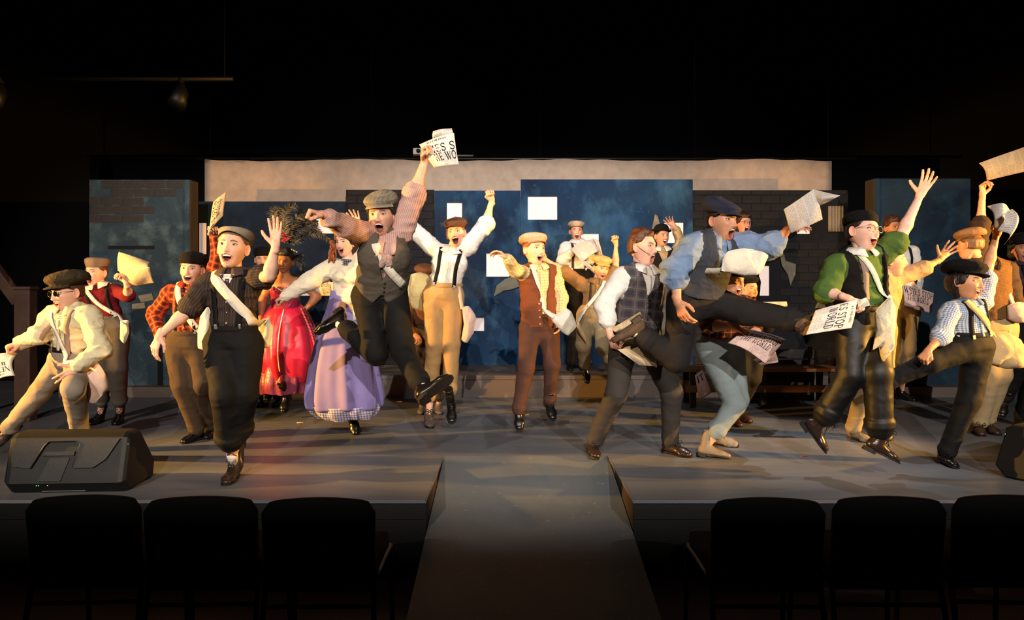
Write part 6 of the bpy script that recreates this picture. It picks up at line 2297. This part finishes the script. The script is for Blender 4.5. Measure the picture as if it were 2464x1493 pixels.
bag('white bag behind the hip of the grey tweed vest', [(848, 725), (860, 715), (868, 735), (864, 770), (850, 772)], 5.0, .06, CANV, p8, [(-.07, 1.06, 'f'), (-.05, .92, 'f'), (.04, .68, 'f'), (.13, .40, 'f')], .055, seed=5)
bag('pinkish bag swinging out beside the tan trousers', [(1112, 742), (1128, 738), (1146, 765), (1140, 800), (1124, 826), (1110, 818), (1116, 780)], 6.2, .09, CANVP, None, start=[(1112, 745, 6.2), (1108, 720, 6.2), (1104, 690, 6.22)], w=.03, seed=6)
bag('large pale yellow bag held in front of the crouching rust jacket', [(988, 662), (1012, 656), (1036, 668), (1036, 720), (1022, 748), (992, 742), (980, 700)], 6.42, .12, cloth('canvas_cream_yellow', (232, 206, 140), .92, weave=320, bump=.5, fold=10), None, start=[(1020, 745, 6.40), (1030, 715, 6.36), (1038, 690, 6.36)], w=.03, seed=7)
bag('cream bag slung low across the rust vest', [(1318, 752), (1340, 758), (1362, 742), (1376, 752), (1388, 785), (1368, 808), (1352, 800), (1330, 776)], 5.86, .09, CANV, p11, [(-.07, 1.05, 'f'), (-.06, .92, 'f'), (-.02, .6, 'f'), (.02, .3, 'f')], .036, tail=[(1318, 752, 5.84), (1334, 764, 5.82)], seed=8)
bag('tan bag trailing below the tan shirt', [(1390, 770), (1400, 790), (1412, 812), (1410, 826), (1396, 806), (1386, 785)], 7.1, .05, CANVT, p12, [(.08, 1.05, 'f'), (.07, .92, 'f'), (0, .6, 'f'), (-.10, .22, 'f')], .036, smat=CANV, tail=[(1390, 775, 7.1)], seed=9)
bag('large white bag flying in front of the slate vest', [(1738, 628), (1752, 606), (1790, 599), (1834, 606), (1849, 616), (1838, 640), (1822, 662), (1790, 664), (1734, 652)], 4.38, .07, CANV, None, start=[(1656, 650, 4.66), (1690, 652, 4.55), (1728, 652, 4.42), (1740, 648, 4.40)], w=.035, seed=10)
bag('crumpled cream bag hanging from the strap of the green sweater', [(2106, 752), (2140, 716), (2154, 740), (2154, 790), (2142, 846), (2126, 872), (2118, 836), (2100, 842), (2110, 796)], 4.5, .12, cloth('canvas_crumpled', (206, 198, 172), .92, weave=320, bump=1.0, fold=26), p19, [(-.07, 1.05, 'f'), (-.05, .92, 'f'), (0, .7, 'f'), (.06, .45, 'f'), (.12, .33, 'f')], .04, smat=CANV, tail=[(2138, 722, 4.5)], seed=11)
bag('big tan bag bulging behind the blue checked shirt', [(2384, 806), (2420, 800), (2455, 818), (2472, 850), (2470, 884), (2420, 888), (2380, 876), (2372, 840)], 5.12, .16, CANVT, p22, [(-.08, 1.05, 'f'), (-.07, .92, 'f'), (.02, .65, 'f'), (.12, .32, 'f')], .05, tail=[(2395, 808, 5.0)], seed=12)
bag('pale pink bag under the arm of the purple striped shirt', [(2424, 738), (2450, 728), (2480, 735), (2484, 770), (2450, 778), (2426, 768)], 5.85, .12, CANVP, None, start=[(2440, 740, 5.85), (2426, 700, 5.9), (2420, 660, 5.95)], w=.035, seed=13)

# ------------------------------------------------------------------ newspapers
def glyph(ch):
    """serif capitals as thick and thin strokes: list of (polyline, width)"""
    th, tn, sf = .17, .07, .05
    st = lambda x, y0=0, y1=1, w=th: [([(x, y0), (x, y1)], w)]
    ser = lambda x, y, l=.2: [([(x - l / 2, y), (x + l / 2, y)], sf)]
    def arc(cx, cy, rx, ry, a0, a1, n=10):
        return [(cx + rx * math.cos(math.radians(a0 + (a1 - a0) * i / n)), cy + ry * math.sin(math.radians(a0 + (a1 - a0) * i / n))) for i in range(n + 1)]
    s0, s1 = .03, .97
    if ch == 'N': return st(.14, 0, 1, tn) + st(.8, 0, 1, tn) + [([(.12, 1), (.8, 0)], th)] + ser(.14, s0) + ser(.12, s1) + ser(.82, s1), .94
    if ch == 'E': return st(.2) + [([(.2, s1), (.68, s1)], tn), ([(.2, .5), (.55, .5)], tn), ([(.2, s0), (.72, s0)], tn), ([(.70, 0), (.70, .22)], tn), ([(.66, 1), (.66, .8)], tn), ([(.55, .4), (.55, .6)], tn)] + ser(.18, s0) + ser(.18, s1), .82
    if ch == 'W': return [([(.10, 1), (.34, 0)], th), ([(.34, 0), (.56, .9)], tn), ([(.52, 1), (.78, 0)], th), ([(.78, 0), (1.02, 1)], tn)] + ser(.10, s1, .26) + ser(1.02, s1, .22), 1.14
    if ch == 'S': return [(arc(.36, .74, .24, .23, 20, 270, 12) + arc(.36, .27, .25, .24, 90, -160, 12), .12)] + [([(.60, .98), (.60, .72)], tn), ([(.11, .02), (.11, .28)], tn)], .72
    if ch == 'I': return st(.2) + ser(.2, s0, .34) + ser(.2, s1, .34), .42
    if ch == 'T': return st(.36) + [([(.04, s1), (.70, s1)], tn), ([(.06, 1), (.06, .76)], tn), ([(.68, 1), (.68, .76)], tn)] + ser(.36, s0, .36), .76
    if ch == 'O': return [(arc(.44, .5, .36, .47, 0, 360, 20), .13)], .90
    if ch == 'D': return st(.2) + [([(.1, s1), (.4, s1)] + arc(.4, .5, .36, .47, 90, -90, 14) + [(.1, s0)], .10)], .88
    if ch == 'P': return st(.2) + [([(.1, s1), (.42, s1)] + arc(.42, .73, .26, .24, 90, -90, 10) + [(.2, .49)], .09)] + ser(.2, s0, .36), .76
    if ch == 'R': return st(.2) + [([(.1, s1), (.42, s1)] + arc(.42, .74, .25, .23, 90, -90, 10) + [(.2, .51)], .09), ([(.42, .5), (.74, .0)], th * .9)] + ser(.2, s0, .34) + ser(.78, s0, .16), .86
    if ch == 'L': return st(.2) + [([(.1, s0), (.66, s0)], tn), ([(.66, 0), (.66, .26)], tn)] + ser(.2, s1, .34), .74
    if ch == 'H': return st(.2) + st(.72) + [([(.2, .5), (.72, .5)], tn)] + ser(.2, s0, .32) + ser(.2, s1, .32) + ser(.72, s0, .32) + ser(.72, s1, .32), .96
    if ch == 'Y': return [([(.08, 1), (.38, .46)], th), ([(.70, 1), (.38, .46)], tn)] + st(.38, 0, .5) + ser(.1, s1) + ser(.7, s1) + ser(.38, s0, .32), .78
    return [], .36


def text_quads(s):
    out, x = [], 0.0
    for ch in s:
        gl, adv = glyph(ch)
        for pl, w in gl:
            for a, b in zip(pl[:-1], pl[1:]):
                a, b = A(*a), A(*b)
                d = nrm(b - a); n = A(-d[1], d[0]) * w / 2
                e = d * w * .12
                out.append([(x + q[0], q[1]) for q in (a - n - e, b - n + e, b + n + e, a + n - e)])
        x += adv + .06
    return out, x


INK = plain('newsprint_ink', (30, 27, 28), .9, spec=.1)
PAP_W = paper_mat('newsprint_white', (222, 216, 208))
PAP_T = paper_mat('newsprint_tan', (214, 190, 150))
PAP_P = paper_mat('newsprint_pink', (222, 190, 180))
PAP_G = paper_mat('newsprint_grey', (190, 186, 182), amount=.5)


def patch(c, bulge=(0, 0), wave=0.0, seed=0, n=(22, 16)):
    """bilinear sheet between four world corners TL TR BR BL, bowed; returns function (u,v)->point"""
    c = [np.asarray(q, float) for q in c]
    nn = nrm(np.cross(c[1] - c[0], c[3] - c[0]))
    if nn[1] > 0:
        nn = -nn
    def f(u, v):
        p = c[0] * (1 - u) * (1 - v) + c[1] * u * (1 - v) + c[2] * u * v + c[3] * (1 - u) * v
        b = bulge[0] * math.sin(math.pi * u) + bulge[1] * math.sin(math.pi * v) + wave * math.sin(2 * math.pi * (u * .8 + v * .6) + seed)
        return p + nn * b
    return f, nn


def paper(label, corners, D, mat, lines=(), bulge=(.0, .0), wave=.006, extra=(), mast=True, thick=.005, seed=0):
    """corners: four photo pixels TL,TR,BR,BL of the page as read; D: depth or four depths; lines: (text, u0, u1, vtop, vbottom)"""
    Ds = D if hasattr(D, '__len__') else [D] * 4
    W = [PX(x, y, d) for (x, y), d in zip(corners, Ds)]
    c0 = sum(W) / 4
    t = empty('newspaper', c0, label, 'newspaper', 'newspapers')

    def sheet(nm, W, off, bulge, wave, th, sd, parent=t):
        f, nn = patch(W, bulge, wave, sd)
        nu, nv = 22, 16
        Pt = np.array([[f(i / nu, j / nv) for i in range(nu + 1)] for j in range(nv + 1)])
        su, sv = np.linalg.norm(W[1] - W[0]), np.linalg.norm(W[3] - W[0])
        uv = np.array([[(i / nu * su, -j / nv * sv, 1.0 if (j / nv < (.56 if lines and nm == 'front_page' else .06)) else 0.0) for i in range(nu + 1)] for j in range(nv + 1)]).reshape(-1, 3)
        Fr = Pt.reshape(-1, 3) - c0 + nn * off
        Bk = Fr - nn * th
        m = nu + 1; N = len(Fr)
        q = [(j * m + i, j * m + i + 1, (j + 1) * m + i + 1, (j + 1) * m + i) for j in range(nv) for i in range(nu)]
        fc = q + [tuple(N + k for k in x[::-1]) for x in q]
        bd = [i for i in range(nu + 1)] + [j * m + nu for j in range(1, nv + 1)] + [nv * m + i for i in range(nu - 1, -1, -1)] + [j * m for j in range(nv - 1, 0, -1)]
        fc += [(bd[(k + 1) % len(bd)], bd[k], N + bd[k], N + bd[(k + 1) % len(bd)]) for k in range(len(bd))]
        o = mk(nm, np.concatenate([Fr, Bk]), np.array(fc), mat, parent, attrs={'puv': ('FLOAT_VECTOR', np.concatenate([uv, uv]))})
        return o, f, nn
    fp, f, nn = sheet('front_page', W, 0, bulge, wave, .0012, seed)
    for k in range(2):
        sheet('inner_page', [w + A(0, .002 + .004 * k, 0) + (w - c0) * (.004 + .006 * k) * (-1) ** k for w in W], -.0025 - .003 * k - thick * k * .3, bulge, wave, .001, seed + .15 * (k + 1))
    for k, (cs, Dd) in enumerate(extra):
        Dd = Dd if hasattr(Dd, '__len__') else [Dd] * 4
        sheet('loose_page', [PX(x, y, d) for (x, y), d in zip(cs, Dd)], 0, (bulge[1] * .7, bulge[0]), wave * 1.5, .0012, seed + 2 + k)
    g = Geo()
    pt = lambda u, v: f(u, v) + nn * .0016 - c0
    for s, u0, u1, v0, v1 in lines:
        qs, wd = text_quads(s)
        for q in qs:
            ps = [(u0 + (u1 - u0) * x / wd, v1 - (v1 - v0) * y) for x, y in q]
            if all(.005 < a < .995 and .005 < b < .995 for a, b in ps):
                g.add([pt(a, b) for a, b in ps], [(0, 1, 2, 3)])
    if lines and mast:
        r_ = random.Random(int(seed * 10) + 3)
        x = .22
        while x < .8:
            w = r_.uniform(.012, .03)
            h_ = r_.uniform(.02, .038)
            y = .085 + r_.uniform(-.006, .006)
            g.add([pt(a, b) for a, b in ((x, y + h_), (x + w * .7, y + h_), (x + w, y - h_), (x + w * .3, y - h_))], [(0, 1, 2, 3)])
            x += w + (.03 if r_.random() < .2 else .008)
    if g.v:
        g.build('headline', INK, fp)
    return t


HEAD2 = lambda a, b, y0=.16, y1=.34, y2=.38, y3=.54: [(a, .03, .97, y0, y1), (b, .14, .86, y2, y3)]
paper('newspaper page curling down from the fist of the lunging dancer', [(34, 905), (-26, 928), (-28, 868), (36, 848)], [4.72, 4.75, 4.8, 4.85], PAP_W, HEAD2('NEWSIES', 'WORLD'), (.03, .03), seed=1)
paper('newspaper waved over the shoulder of the maroon sweater', [(287, 607), (362, 632), (357, 652), (283, 652)], [6.2, 6.1, 6.0, 6.1], PAP_T, (), (.02, .02), extra=[([(283, 651), (360, 642), (371, 682), (318, 688)], [6.05, 6.0, 6.1, 6.15])], seed=2)
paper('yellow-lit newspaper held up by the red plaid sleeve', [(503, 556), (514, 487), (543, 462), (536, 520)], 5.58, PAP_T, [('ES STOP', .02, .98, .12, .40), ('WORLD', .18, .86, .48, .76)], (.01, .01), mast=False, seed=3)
paper('newspaper held high above the cream cloth by the leaping figure', [(1008, 348), (1092, 320), (1104, 396), (1046, 404)], [4.66, 4.58, 4.6, 4.64], PAP_W, [('IES S', .34, 1.0, .24, .50), ('HE WO', .30, 1.0, .54, .80)], (.03, .015), extra=[([(1042, 316), (1087, 308), (1092, 326), (1042, 342)], 4.72)], seed=4)
paper('tan newspaper tucked behind the white blouse', [(774, 712), (764, 682), (838, 676), (846, 712)], 7.46, PAP_T, [('TROLLEY', .1, .9, .1, .4)], (.01, .01), mast=False, seed=5)
paper('grey newspaper spread open by the reader on the platform', [(1372, 600), (1428, 574), (1442, 604), (1400, 632)], [8.28, 8.3, 8.25, 8.2], PAP_G, (), (.03, .02), extra=[([(1428, 574), (1440, 578), (1452, 622), (1442, 606)], 8.25), ([(1398, 632), (1408, 628), (1436, 652), (1430, 658)], 8.15)], seed=6)
paper('newspaper with curled grey underside in the hand of the plaid vest', [(1492, 842), (1506, 812), (1562, 828), (1582, 884)], [4.9, 4.98, 5.0, 4.92], PAP_T, (), (.03, .02), extra=[([(1486, 842), (1512, 838), (1584, 882), (1538, 880)], [4.84, 4.84, 4.86, 4.84]), ([(1470, 792), (1540, 750), (1548, 776), (1482, 802)], 5.06)], seed=7)
paper('white newspaper streaming from the hand of the blue shirt', [(1886, 504), (1958, 455), (1980, 528), (1902, 562)], [4.42, 4.38, 4.36, 4.42], PAP_G, (), (.03, .02), extra=[([(1956, 456), (2022, 471), (1998, 484), (1972, 496)], [4.38, 4.3, 4.32, 4.37])], seed=8)
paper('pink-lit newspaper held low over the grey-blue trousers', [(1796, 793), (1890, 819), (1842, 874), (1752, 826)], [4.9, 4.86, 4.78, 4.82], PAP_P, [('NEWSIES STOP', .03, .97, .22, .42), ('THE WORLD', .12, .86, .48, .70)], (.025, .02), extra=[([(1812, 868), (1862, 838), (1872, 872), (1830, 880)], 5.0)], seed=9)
paper('white newspaper held down flat by the green sweater', [(2064, 720), (2048, 790), (1940, 806), (1962, 748)], [4.44, 4.38, 4.36, 4.44], PAP_W, [('ES STOP', .04, .96, .22, .42), ('WORLD', .14, .92, .46, .66)], (.012, .012), extra=[([(2062, 722), (2086, 716), (2090, 736), (2060, 744)], 4.46)], seed=10)
paper('newspaper in the hand of the white shirt by the blue flat', [(2172, 684), (2247, 706), (2240, 754), (2176, 740)], 7.43, PAP_P, [('WSIES STOP', .03, .98, .06, .34), ('THE WORLD', .1, .86, .38, .64)], (.02, .01), mast=False, seed=11)
paper('grey crumpled newspaper in the raised hand of the checked shirt', [(2378, 495), (2432, 502), (2436, 548), (2394, 548)], [4.99, 4.95, 4.92, 4.94], PAP_G, (), (.05, .03), .02, extra=[([(2398, 524), (2434, 504), (2422, 588), (2408, 552)], [4.88, 4.92, 4.9, 4.86])], seed=12)
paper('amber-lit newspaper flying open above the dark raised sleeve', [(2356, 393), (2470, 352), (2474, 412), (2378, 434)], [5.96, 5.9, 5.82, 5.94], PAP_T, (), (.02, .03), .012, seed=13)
paper('pink newspaper page hanging off the wooden bench', [(1672, 904), (1690, 890), (1712, 946), (1682, 962)], 7.33, PAP_P, [('IT', .1, .9, .1, .35)], (.02, .01), mast=False, seed=14)
paper('rolled tan newspaper carried behind the outstretched leg', [(1812, 728), (1892, 726), (1888, 750), (1826, 748)], 6.16, PAP_T, (), (.0, .035), seed=15)
